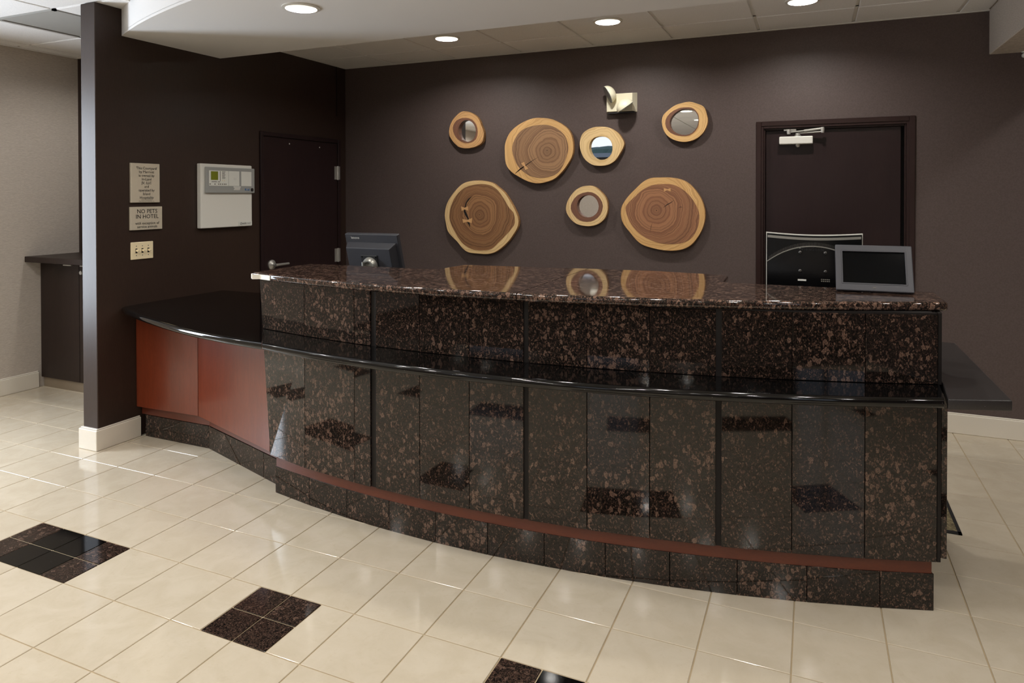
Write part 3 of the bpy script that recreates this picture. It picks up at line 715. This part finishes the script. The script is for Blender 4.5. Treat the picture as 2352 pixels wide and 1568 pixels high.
# wood strip and granite toe course
part(MB().prism(arc(18.65, -12.05, 18.98, 40)+arc(18.54, 18.98, -12.05, 40), .462, .66), 'wood_strip', M['cherry_strip'])
J = [-12.1, -9.34, -6.68, -4.03, -1.41, 1.23, 3.87, 6.52, 9.15, 11.77, 14.39, 17.08, 19.06]
for i in range(len(J)-1): slab(J[i], J[i+1], 0.0, .462, R=18.662, th=.06, name='toe_slab')
# ledge of black stone, in two lengths
def lc(a): return (7.573+16.096*sin(radians(a)), 17.132-16.096*cos(radians(a)))
aL, aS, aR = -12.05, 3.87, 21.95
def ledge(a0, a1, q0, q1, xr=0):
    f = [lc(a0+(a1-a0)*i/20) for i in range(21)]
    b = arc(18.69, q1, q0, 16)
    m = MB().prism(f+b, L0, L1)
    front = lambda e: abs(e.verts[0].co.z-e.verts[1].co.z) < 1e-5 and all(min(hypot(v.co.x/U+DO.x-p[0], v.co.y/U+DO.y-p[1]) for p in f) < .02 for v in e.verts)
    part(m, 'ledge', M['black_stone'], bevel=.05, seg=4, smooth=True, only=front)
ledge(aL, aS-.006, -12.85, 3.194); ledge(aS+.006, aR, 3.206, 19.15)
# granite end panel under the right worktop
part(MB().box(13.672, 13.738, 2.96, 5.6, .665, L0-.004), 'end_panel', M['granite'], bevel=.006)
part(MB().box(13.64, 13.672, 2.95, 5.6, .67, L0-.004), 'end_backing', M['bronze_strip'])
part(MB().box(13.60, 13.665, 2.93, 3.87, L1, T0), 'upper_end_panel', M['bronze_strip'])

# countertop, two slabs meeting at a hairline joint
def tc(a): return (7.342+14.779*sin(radians(a)), 16.411-14.779*cos(radians(a)))
top = thing('granite_countertop', 'polished speckled granite countertop on the upper tier of the reception desk', 'countertop', (8.4, 3.0, T0))
TO = Vector((8.4, 3.0, T0))
xj = 8.47
fr = [tc(-15.7+(25.3+15.7)*i/44) for i in range(45)]
fl = [p for p in fr if p[0] < xj-.05]; frr = [p for p in fr if p[0] > xj+.05]
yj = 16.411-sqrt(14.779**2-(xj-7.342)**2)
A = [(3.165, 2.42), (3.22, 2.20)]+[p for p in fl if p[0] > 3.36]+[(xj-.007, yj), (xj-.03, 5.10), (7.20, 4.95), (6.05, 4.82), (6.0, 4.74), (5.93, 3.92), (3.12, 3.82)]
B = [(xj+.007, yj)]+[p for p in frr if p[0] < 13.60]+[(13.70, 3.02), (13.755, 3.10), (13.76, 4.05), (11.03, 4.02), (10.93, 4.10), (10.91, 4.95), (10.85, 5.03), (9.6, 5.2), (xj-.016, 5.10)]
for P_ in (A, B):
    m = MB().prism(P_, T0, T1); m.v = [v-TO for v in m.v]
    m.build('countertop_slab', M['granite_top'], top, bevel=.038, seg=4, smooth=True,
            only=lambda e: not all(abs(v.co.x/U+TO.x-xj) < .06 and v.co.y/U+TO.y > 1.0 for v in e.verts) and abs(e.verts[0].co.z-e.verts[1].co.z) < 1e-5)
# pale strip painting window glare round the end of the edge
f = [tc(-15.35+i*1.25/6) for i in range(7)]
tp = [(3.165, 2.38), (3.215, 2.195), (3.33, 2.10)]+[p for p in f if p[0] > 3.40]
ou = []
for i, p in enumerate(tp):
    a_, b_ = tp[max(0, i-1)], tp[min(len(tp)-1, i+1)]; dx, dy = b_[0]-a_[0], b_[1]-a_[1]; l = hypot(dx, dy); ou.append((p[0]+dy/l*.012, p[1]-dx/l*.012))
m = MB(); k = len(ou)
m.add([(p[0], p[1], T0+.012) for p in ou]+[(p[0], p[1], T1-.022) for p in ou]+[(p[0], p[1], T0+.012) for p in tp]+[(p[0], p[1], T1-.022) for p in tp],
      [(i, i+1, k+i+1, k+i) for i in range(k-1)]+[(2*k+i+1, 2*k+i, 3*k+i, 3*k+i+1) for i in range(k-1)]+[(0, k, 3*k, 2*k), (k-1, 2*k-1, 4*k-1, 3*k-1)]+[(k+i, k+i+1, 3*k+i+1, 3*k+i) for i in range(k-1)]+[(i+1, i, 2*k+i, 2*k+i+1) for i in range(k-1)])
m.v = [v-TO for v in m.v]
m.build('edge_glare', M['glare'], top, label='pale painted glare on the left end of the edge')

# right worktop
rw = thing('side_worktop', 'flat black stone worktop jutting out past the right end of the desk', 'worktop', (13.95, 4.0, L0))
MB().prism([(-.325, -1.80), (-.31, -1.80), (.335, -1.58), (.31, 1.74), (-.27, 1.74), (-.27, -1.08)], 0, .12).build('worktop_slab', M['black_stone_honed'], rw, bevel=.03, seg=3, smooth=True)

# low counter at the left: cherry cabinet and black worktop
lowc = thing('low_counter_cabinet', 'low cherry wood counter front bent in two panels beside the granite desk', 'cabinet', (1.0, 4.4, 0)); LO = Vector((1.0, 4.4, 0))
p0, p1, p2 = (XL+.012, 3.30), (.63, 3.345), (3.40, 2.405)
def strip(a, b, th): 
    dx, dy = b[0]-a[0], b[1]-a[1]; l = hypot(dx, dy); nx, ny = -dy/l*th, dx/l*th
    return [a, b, (b[0]+nx, b[1]+ny), (a[0]+nx, a[1]+ny)]
part(MB().prism(strip(p0, (p1[0]-.006, p1[1]), .06), .655, L0-.004), 'cherry_panel', M['cherry'], lowc, LO, bevel=.006)
m = MB().prism(strip((p1[0]+.004, p1[1]), p2, .06), .655, L0-.004)
part(m, 'cherry_panel', M['cherry'], lowc, LO, bevel=.006)
part(MB().prism([(XL+.02, 3.40), (.65, 3.44), (3.42, 2.50), (3.42, 5.6), (XL+.02, 5.6)], .66, L0-.01), 'carcass', M['dark_core'], lowc, LO)
part(MB().prism([(XL+.07, 3.49), (.88, 3.48), (3.48, 2.62), (3.48, 5.4), (XL+.07, 5.4)], 0, .66), 'plinth', M['dark_core'], lowc, LO)
t0, t1, t2 = (-1.0, 3.415), (.858, 3.408), (3.565, 2.53)
part(MB().prism(strip((XL+.03, 3.42), (t1[0], t1[1]+.012), .05), .47, .66), 'wood_strip', M['cherry_strip'], lowc, LO)
part(MB().prism(strip((t1[0], t1[1]+.012), (3.5, 2.56), .05), .47, .66), 'wood_strip', M['cherry_strip'], lowc, LO)
def toe(a, b):
    cx, cy = (a[0]+b[0])/2, (a[1]+b[1])/2
    m = MB().prism(strip(a, b, .06), 0, .462); m.v = [v-Vector((cx, cy, .23)) for v in m.v]
    m.build('toe_slab', M['granite'], lowc, Vector((cx, cy, .23))-LO, bevel=.004)
def lerp(a, b, t): return (a[0]+(b[0]-a[0])*t, a[1]+(b[1]-a[1])*t)
toe(t0, (-.835, 3.414)); toe((-.828, 3.414), (.850, 3.408)); toe((.862, 3.404), lerp(t1, t2, .772)); toe(lerp(t1, t2, .776), t2)
lw = thing('black_worktop', 'glossy black stone worktop with a rounded front over the cherry cabinet', 'worktop', (1.5, 4.2, L0))
fr = [(XL+.006, 3.06), (XL+.012, 3.0), (-1.05, 2.90), (-.68, 2.725), (-.339, 2.585), (.06, 2.42), (.474, 2.265), (.9, 2.115), (1.297, 1.985), (1.75, 1.845), (2.198, 1.722), (2.55, 1.638), (2.893, 1.568), (3.338, 1.492), (3.77, 1.438), (4.185, 1.398)]
P_ = fr+[(3.345, 2.36), (3.49, 2.62), (3.5, 5.68), (XL+.006, 5.68)]
fs = [(a-1.5, b-4.2) for a, b in fr]
MB().prism([(a-1.5, b-4.2) for a, b in P_], 0, .12).build('worktop_slab', M['black_stone'], lw, bevel=.05, seg=4, smooth=True,
    only=lambda e: abs(e.verts[0].co.z-e.verts[1].co.z) < 1e-5 and all(min(hypot(v.co.x/U-p[0], v.co.y/U-p[1]) for p in fs) < .02 for v in e.verts))
# staff side desk, behind the tall front
wd = thing('work_desk', 'dark staff desk hidden behind the tall granite front', 'desk', (8.4, 5.0, 0))
MB().box(-4.8, 5.1, -1.05, .75, 2.30, 2.40).build('desk_top', M['espresso'], wd, bevel=.01)
for x in (-4.7, 0, 4.95): MB().box(x-.05, x+.05, -1.0, .6, 0, 2.30).build('support_panel', M['espresso'], wd)

# ------------------------------------------------------------------ passage cabinet, left of the partition
cab = thing('passage_cabinet', 'dark espresso cabinet with flat doors standing in the passage by the grasscloth wall', 'cabinet', (-4.3, 5.0, 0))
MB().box(-2.72, 2.68, .05, 1.08, .27, 3.41).build('carcass', M['espresso'], cab)
MB().box(-2.72, 2.68, .06, 1.0, 0, .275).build('toe_kick', plain('taupe_toe_kick', lin(128, 114, 96), .5), cab)
for x0, x1 in ((-2.74, -1.175), (-1.155, .38), (.40, 2.68)):
    d = MB().box(x0, x1, 0, .05, .27, 3.36).build('cabinet_door', M['espresso'], cab, bevel=.006)
    px = x0+1.0 if x0 < -2 else x0+.08
    MB().box(px, px+.32, -.045, .01, 3.335, 3.362).build('edge_pull', M['steel'], d)
    if -2 < x0 < 0: MB().lathe([(.055, 0), (.05, .03)], (x0+.085, 0, 3.17), (0,-1,0), 14).build('lock', M['steel'], d)
cw_ = thing('passage_worktop', 'dark wood top overhanging the passage cabinet', 'worktop', (-4.3, 5.3, 3.42))
MB().box(-2.765, 2.70, -.70, .79, 0, .15).build('top_board', M['espresso'], cw_, bevel=.01)
# ------------------------------------------------------------------ things on the left wall
RY, UZ = (0, 1, 0), (0, 0, 1)
def wall_axes(): return ((0,1,0), (0,0,1), (1,0,0))
s1 = thing('wall_plaque', 'taller brushed metal plaque with nine lines of lettering on the brown wall', 'sign', (XL, 3.53, 5.465))
MB().box(0, .05, -.352, .352, -.425, .425).build('plate', M['sign_metal'], s1, bevel=.006)
TX = ['This Courtyard', 'by Marriott', 'is owned by', 'In-Land', 'JV, LLC', 'and', 'operated by', 'Island', 'Hospitality']
for i, t in enumerate(TX): lettering(t, .080, M['ink'], s1, (.05, .02, .318-i*.0795), RY, UZ)
lettering('under license from', .034, M['ink_soft'], s1, (.05, .02, -.363), RY, UZ, name='small_print')
lettering('Marriott International, Inc.', .036, M['ink_soft'], s1, (.05, .02, -.395), RY, UZ, name='small_print')
s2 = thing('wall_plaque', 'wider brushed metal plaque reading no pets in hotel, above the light switch', 'sign', (XL, 3.55, 4.70))
MB().box(0, .05, -.39, .39, -.25, .25).build('plate', M['sign_metal'], s2, bevel=.006)
lettering('NO PETS', .128, M['ink'], s2, (.05, .01, .148), RY, UZ); lettering('IN HOTEL', .126, M['ink'], s2, (.05, .01, .035), RY, UZ)
lettering('with exception of', .082, M['ink'], s2, (.05, .01, -.108), RY, UZ); lettering('service animals', .082, M['ink'], s2, (.05, .01, -.183), RY, UZ)
sw = thing('light_switch', 'cream wall plate with three toggle switches below the plaques', 'switch', (XL, 3.453, 4.005))
MB().box(0, .03, -.27, .27, -.187, .187).build('switch_plate', M['cream_plastic'], sw, bevel=.012, seg=2)
for y in (-.145, .0, .145):
    MB().box(.026, .034, y-.022, y+.022, -.05, .05).build('toggle_slot', M['ink'], sw)
    MB().frame_prism([(-.017, -.012), (.017, -.012), (.017, .03), (-.017, .03)], ((0,1,0), Vector((.35,0,1)).normalized(), Vector((1,0,-.15)).normalized()), (.02, y, .0), 0, .085).build('toggle', M['cream_plastic'], sw, bevel=.004)
    for z in (.1, -.1): MB().lathe([(.012, 0), (.010, .005)], (.03, y, z), (1,0,0), 8).build('screw', M['ink_soft'], sw)

fp = thing('fire_alarm_panel', 'off-white fire alarm panel with a grey display band mounted beside the brown door', 'panel', (XL, 5.74, 5.18))
# local: y from -.83 to .81, z from -.77 to .775
MB().box(0, .13, -.815, .80, -.77, .77).build('enclosure', M['panel_grey'], fp, bevel=.02, seg=2)
band = MB().box(.10, .19, -.70, .835, .07, .695).build('display_band', M['panel_mid'], fp, bevel=.018, seg=2)
MB().box(.185, .196, -.63, -.04, .245, .61).build('face_plate', M['panel_light'], band)
MB().box(.185, .196, -.03, .31, .245, .61).build('face_plate', M['panel_light'], band)
MB().box(.185, .196, .375, .715, .245, .61).build('face_plate', M['panel_light'], band)
MB().box(.19, .200, -.575, -.365, .385, .59).build('display', M['lcd'], band)
m = MB()
for i in range(8): m.box(.19, .199, -.235, -.135-(i % 3)*.012, .585-i*.024, .595-i*.024)
m.box(.19, .199, -.30, -.286, .36, .6); m.box(.19, .199, -.555, -.40, .335, .35); m.box(.19, .199, -.37, -.30, .335, .35)
m.build('print_lines', M['ink_soft'], band, kind='stuff')
m = MB()
for y in (-.60, -.455, -.345, -.29, -.23, -.17, -.12): m.lathe([(.018, 0), (.016, .006)], (.194, y, .285), (1,0,0), 8)
m.build('buttons', M['ink_soft'], band, kind='stuff')
for y in (-.225, -.165): MB().lathe([(.014, 0), (.012, .006)], (.194, y, .37), (1,0,0), 8).build('indicator', M['cream_plastic'], band)
MB().box(.19, .198, .135, .215, .395, .445).build('paper_label', M['white_paper'], band)
m = MB(); m.box(.187, .193, .125, .36, .205, .238); m.box(.187, .193, .155, .34, .165, .21); m.box(.187, .193, .135, .33, .145, .17)
m.build('paper_label', M['white_paper'], band)
MB().box(.187, .194, .50, .645, .135, .185).build('badge', M['label_blue'], band)
lettering('EST', .055, M['white_plastic'], band, (.194, .572, .160), RY, UZ, shear=.25)
MB().lathe([(.045, 0), (.045, .012), (.03, .014)], (.187, .74, .155), (1,0,0), 14).build('key_lock', M['ink'], band)
MB().box(.128, .136, .335, .79, -.75, -.645).build('name_label', M['panel_light'], fp)
lettering('Quick', .082, M['ink'], fp, (.136, .375, -.695), RY, UZ, align='LEFT', shear=.3)
lettering('START', .05, M['ink_soft'], fp, (.136, .585, -.70), RY, UZ, align='LEFT', shear=.1, spacing=1.15)

# ------------------------------------------------------------------ wood slices and mirrors on the back wall
FY = 10.45
def centre(p): return (sum(q[0] for q in p)/len(p), sum(q[1] for q in p)/len(p))
WAX = ((1,0,0), (0,0,1), (0,-1,0))
def rel(poly, c): return [(p[0]-c[0], p[1]-c[1]) for p in poly]
def slice_body(root, out, c, mat, holes=None):
    """face plate, bark edge with a rounded rim"""
    o2 = rel(out, c)
    def inset(q, k): return [(p[0]*k, p[1]*k) for p in q]
    if holes:
        holed(inset(o2, .992), [rel(h, c) for h in holes], WAX, (0,0,0), -.13, 0).build('sapwood', mat, root)
    else:
        MB().frame_prism(inset(o2, .992), WAX, (0,0,0), -.13, 0).build('sapwood', mat, root)
    n = len(o2); m = MB(); vs = []; fs = []
    for k, d in ((.992, -.001), (1.0, -.012), (1.004, -.06), (.998, -.13), (.97, -.1425)):
        vs += [(p[0]*k, -d, p[1]*k) for p in o2]
    for r in range(4):
        for i in range(n): fs.append((r*n+i, r*n+(i+1) % n, (r+1)*n+(i+1) % n, (r+1)*n+i))
    fs.append(tuple(4*n+i for i in range(n)))
    m.add(vs, fs).build('bark', M['bark'], root, smooth=True)
GW = 'round wood slices on the brown wall'
def big_slice(d, label, sap, heart):
    c = d['c'][0]; out = spline(d['o'])
    r = thing('wood_slice', label, 'wood slice', (c[0], FY, c[1]), group=GW)
    slice_body(r, out, c, sap)
    h = MB().frame_prism(rel(spline(d['heart']), c), WAX, (0,0,0), -.01, .004).build('heartwood', heart, r)
    MB().lathe([(.012, 0), (.01, .002)], (0, -.004, 0), (0,-1,0), 8).build('pith', M['crack'], r)
    for k in d.get('crack', []):
        MB().frame_prism(rel(k, c), WAX, (0,0,0), 0, .0055).build('crack', M['crack'], r)
    for k in d.get('key', []):
        MB().frame_prism(rel(k, c), WAX, (0,0,0), 0, .008).build('butterfly_key', M['key'], r)
big_slice(SLICES['large_top'], 'large wood slice with a long crack closed by a bow-tie key, topmost of three', M['sap'], M['heart'])
big_slice(SLICES['large_left'], 'large wood slice with a dark hollow split and two bow-tie keys beside its centre', M['sap_pale'], M['heart_dark'])
big_slice(SLICES['large_right'], 'large reddish wood slice nearest the door, with a small bow-tie key near its top', M['sap'], M['heart_red'])
def mirror_slice(d, label, sap, tilt=0.0):
    out = spline(d['o']); hole = spline(d['hole'], 2); c = centre(hole)
    r = thing('wood_mirror', label, 'mirror', (c[0], FY, c[1]), group='small wood slices with mirrors')
    slice_body(r, out, c, sap, [hole])
    h = rel(hole, c); n = len(h)
    ring = d.get('ring')
    if ring:
        rg = rel(spline(ring, 2), c)
        holed(rg, [[(p[0]*1.001, p[1]*1.001) for p in h]], WAX, (0,0,0), -.01, .004).build('heartwood_ring', M['heart_ring'], r)
    m = MB(); m.add([(p[0]*.995, -.002, p[1]*.995) for p in h]+[(p[0]*.99, .105, p[1]*.99) for p in h], [(i, (i+1) % n, n+(i+1) % n, n+i) for i in range(n)])
    m.build('hole_rim', M['heart_ring'] if ring else sap, r, smooth=True)
    g = MB().frame_prism([(p[0]*.995, p[1]*.995) for p in h], ((1,0,0), Vector((0, -sin(tilt), cos(tilt))), Vector((0, -cos(tilt), -sin(tilt)))), (0, .10, 0), -.02, 0).build('mirror_glass', M['mirror'], r)
mirror_slice(SLICES['mirror_left'], 'smallest wood-framed mirror, alone at the upper left of the wood slices', M['sap_brown'])
mirror_slice(SLICES['mirror_mid'], 'pale wood-framed mirror just below the emergency light, showing bright daylight', M['sap_pale'], radians(2.0))
mirror_slice(SLICES['mirror_right'], 'highest wood-framed mirror, between the emergency light and the door', M['sap'])
mirror_slice(SLICES['mirror_low'], 'lowest wood-framed mirror, between the two lower large slices', M['sap_pale'])

# ------------------------------------------------------------------ emergency light
em = thing('emergency_light', 'ivory twin-head emergency light high on the wall above the mirrors', 'emergency light', (7.64, YB, 7.58))
m = MB().add([(-.40, 0, -.25), (.40, 0, -.25), (.40, 0, .25), (-.40, 0, .25), (-.36, -.20, -.235), (.315, -.20, -.235), (.315, -.20, .225), (-.36, -.20, .225)],
             [(3,2,1,0), (4,5,6,7), (0,1,5,4), (1,2,6,5), (2,3,7,6), (3,0,4,7)])
m.build('housing', M['ivory_plastic'], em, bevel=.01, seg=2)
MB().box(-.34, .36, -.17, -.03, -.275, -.25).build('base_vents', M['grey_plastic'], em)
def head(c, nrm, r=.235, dep=.20):
    prof = [(r*cos(a), dep*sin(a)) for a in [i*pi/2/7 for i in range(8)]]; prof[-1] = (.012, dep)
    nrm = Vector(nrm).normalized()
    h = MB().lathe(prof, c, tuple(-nrm), 28, False, True).build('lamp_head', M['ivory_plastic'], em, smooth=True)
    cc = Vector(c)
    MB().lathe([(r*.985, -.004), (r*.985, .012), (r*.86, .014)], tuple(cc), tuple(nrm), 28, True, True).build('lens', M['lens'], h)
head((-.285, -.35, .19), (-.80, -.38, -.46)); head((.17, -.34, -.15), (.52, .25, -.82))
# white sensor at the wall below the beam
se = thing('wall_sensor', 'small white rounded wall unit just below the ceiling beam', 'sensor', (16.42, YB, 8.19))
MB().box(-.235, .2, -.14, 0, -.03, .13).build('cover', M['white_plastic'], se, bevel=.035, seg=3, smooth=True)
MB().box(-.225, .19, -.14, 0, -.135, -.04).build('lower_cover', M['white_plastic'], se, bevel=.04, seg=3, smooth=True)

# ------------------------------------------------------------------ monitors on the staff desk
m1 = thing('small_monitor', 'charcoal monitor seen from behind, leaning back, nearest the corner of the brown walls', 'monitor', (3.93, 4.93, 2.40))
tilt = radians(17)
hd = holder('monitor_head', (-.01, -.23, 1.995)); hd.parent = m1; hd.rotation_euler = (tilt, 0, 0)
# head local frame: x right, y away, z up; origin at the middle of the top rear edge
bpy.data.objects.remove(hd)
def hm(mb):
    """tilt a head-local shape and put it in the monitor's frame"""
    R = Matrix.Rotation(tilt, 3, 'X'); o = Vector((0, -.23, 1.995)); mb.v = [R @ p + o for p in mb.v]; return mb
hm(MB().box(-.64, .64, 0, .10, -1.03, 0)).build('casing', M['grey_plastic'], m1, bevel=.012)
b0 = [(-.60, -.17), (.585, -.17), (.585, -.98), (-.60, -.98)]; b1 = [(-.555, -.25), (.50, -.25), (.50, -.95), (-.555, -.95)]
mm = MB(); mm.add([(x, 0, z) for x, z in b0]+[(x, -.15, z) for x, z in b1], [(3,2,1,0), (4,5,6,7)]+[(i, (i+1) % 4, 4+(i+1) % 4, 4+i) for i in range(4)])
hm(mm).build('rear_bulge', M['grey_plastic'], m1, bevel=.012, seg=2)
pl = hm(MB().box(-.215, .185, -.168, -.14, -.80, -.395)).build('mount_plate', M['black_plastic'], m1, bevel=.006)
for x in (-.18, .15): hm(MB().lathe([(.018, 0), (.016, .008)], (x, -.168, -.43), (0,-1,0), 8)).build('screw', M['gloss_black'], pl)
hm(MB().lathe([(.17, 0), (.165, .05), (.13, .10), (.10, .10), (.10, .04)], (0, -.16, -.60), (0,-1,0), 28, False, True)).build('swivel_cup', M['silver_plastic'], m1, smooth=True)
hm(MB().lathe([(.012, -.1), (.07, -.08), (.10, 0), (.07, .08), (.012, .1)], (-.03, -.30, -.70), (0,-.7,-.7), 20)).build('swivel_ball', M['steel'], m1, smooth=True)
hm(MB().tube((-.11, -.30, -.64), (-.10, -.28, -.50), .022)).build('locking_lever', M['silver_plastic'], m1)
MB().lathe([(.35, 0), (.35, .03), (.08, .06), (.07, .9)], (-.05, -.34, 0), (0,0,1), 24).build('stand', M['black_plastic'], m1, smooth=True)
t_ = lettering('lenovo', .075, M['white_plastic'], m1, (0, 0, 0), (1,0,0), (0,0,1), align='LEFT', off=0)
R = Matrix.Rotation(tilt, 3, 'X')
for v in t_.data.vertices:
    p = R @ (Vector((v.co.x/U-.49, -.004, v.co.z/U-.08)))+Vector((0, -.23, 1.995)); v.co = p*U
hm(MB().box(-.60, .60, .10, .112, -.98, -.05)).build('screen', M['screen'], m1)

m2 = thing('large_monitor', 'glossy black monitor with a pale rim seen from behind, in front of the door', 'monitor', (12.205, 5.02, 2.40))
W2 = .71
def topz(x): return 2.185-.034*cos(x/W2*pi/2)
n = 24; prof = [(-W2+2*W2*i/n, topz(-W2+2*W2*i/n)) for i in range(n+1)]
poly = [(-W2, 1.12), (W2, 1.12)]+prof[::-1]
MB().frame_prism(poly, WAX, (0,0,0), -.10, -.035).build('rim', M['white_plastic'], m2)
ins = [(-W2+.014, 1.135), (W2-.014, 1.135)]+[(x*.98, z-.016) for x, z in prof[::-1]]
MB().frame_prism(ins, WAX, (0,0,0), -.05, 0).build('rear_shell', M['gloss_black'], m2)
m = MB(); k = len(prof)
a_ = [(x*.965, z-.045) for x, z in prof]; b_ = [(x*.965, z-.085) for x, z in prof]
MB().frame_prism(a_+b_[::-1], WAX, (0,0,0), -.005, .012).build('silver_band', M['silver_plastic'], m2)
def arch(x): return 2.0-.26*(abs(x+.0)/.69)**2.1
dome = [(-.69, 1.14), (.69, 1.14)]+[(.69-1.38*i/32, arch(.69-1.38*i/32)-.03) for i in range(33)]
MB().frame_prism(dome, WAX, (0,0,0), -.005, .05).build('rear_dome', M['gloss_black'], m2, bevel=.012, seg=2)
m = MB()
for i in range(74):
    x = -.66+1.32*i/73; z = arch(x); m.box(x-.0045, x+.0045, -.02, .0, z-.022, z+.03)
m.build('vent_slats', M['dark_metal'], m2, kind='stuff')
ar = [(-.69+1.38*i/32, arch(-.69+1.38*i/32)-.022) for i in range(33)]
MB().frame_prism(ar+[(x, z-.014) for x, z in ar[::-1]], WAX, (0,0,0), .0, .054).build('arch_rim', M['silver_plastic'], m2)
for x in (-.19, .18):
    for z in (1.87, 1.575): MB().lathe([(.026, 0), (.026, .006), (.016, .012)], (x, -.05, z), (0,-1,0), 14).build('screw', M['dark_metal'], m2)
lettering('ViewSonic', .075, M['black_plastic'], m2, (-.01, -.052, 1.925), (1,0,0), (0,0,1), spacing=1.1)
MB().box(-.225, -.10, -.056, -.05, 1.415, 1.442).build('paper_label', M['white_paper'], m2)
m = MB()
for i in range(5):
    for j in range(2): m.box(.115+i*.027, .135+i*.027, -.054, -.05, 1.415+j*.028, 1.43+j*.028)
m.build('certification_marks', M['ink_soft'], m2, kind='stuff')
MB().frame_prism([(-.67, 1.17), (.67, 1.17), (.67, 2.11), (-.67, 2.11)], WAX, (0,0,0), -.11, -.10).build('screen', M['screen'], m2)
MB().box(-.12, .12, -.02, .12, .04, 1.16).build('stand', M['gloss_black'], m2, bevel=.02); MB().lathe([(.42, 0), (.40, .03), (.12, .05)], (0, .05, 0), (0,0,1), 28).build('stand_base', M['gloss_black'], m2, smooth=True)

# ------------------------------------------------------------------ digital picture frame on the countertop
pf = thing('digital_photo_frame', 'slate grey digital photo frame with a dark screen, propped on the countertop', 'photo frame', (12.975, 3.60, T1+.016), (radians(-23), 0, radians(2.2)))
WF, HF = .477, .665
m = holed([(-WF, 0), (WF, 0), (WF, HF), (-WF, HF)], [[(-.392, .105), (.392, .105), (.392, .575), (-.392, .575)]], WAX, (0,0,0), -.04, .03)
m.build('bezel', M['frame_grey'], pf, bevel=.012, seg=2)
m = holed([(-.40, .097), (.40, .097), (.40, .583), (-.40, .583)], [[(-.386, .111), (.386, .111), (.386, .569), (-.386, .569)]], WAX, (0,0,0), 0, .034)
m.build('inner_rim', M['frame_grey'], pf)
MB().box(-.395, .395, .0, .03, .10, .58).build('screen', M['screen'], pf)
MB().box(-WF+.02, WF-.02, .03, .075, .03, HF-.03).build('back_cover', M['black_plastic'], pf, bevel=.01)
MB().frame_prism([(-.018, 0), (.018, 0), (.018, .009), (-.018, .009)], WAX, (.0, 0, .045), .028, .034).build('button', M['ink_soft'], pf)
m = MB(); a_ = radians(23)
# kickstand: from the back cover down to the counter (frame-local coordinates of a vertical drop)
pb = Vector((0, .07, .40)); Rf = Matrix.Rotation(radians(-23), 3, 'X'); wp = Rf @ pb
ft = Rf.inverted() @ Vector((0, wp.y+.14, .012))
m.tube(tuple(pb), tuple(ft), .022)
m.build('kickstand', M['black_plastic'], pf)

# ------------------------------------------------------------------ floor mat behind the desk
fm = thing('floor_mat', 'dark speckled floor mat with a black border, lying behind the right end of the desk', 'mat', (12.75, 7.0, 0))
MB().box(-1.50, 1.50, -1.62, 1.6, .004, .02).build('mat_sheet', M['mat'], fm)
m = MB()
for q in ((-1.55, 1.55, -1.69, -1.62), (-1.55, 1.55, 1.6, 1.67), (-1.55, -1.5, -1.69, 1.67), (1.5, 1.55, -1.69, 1.67)): m.box(*q, 0.001, .024)
m.build('mat_border', M['black_plastic'], fm)
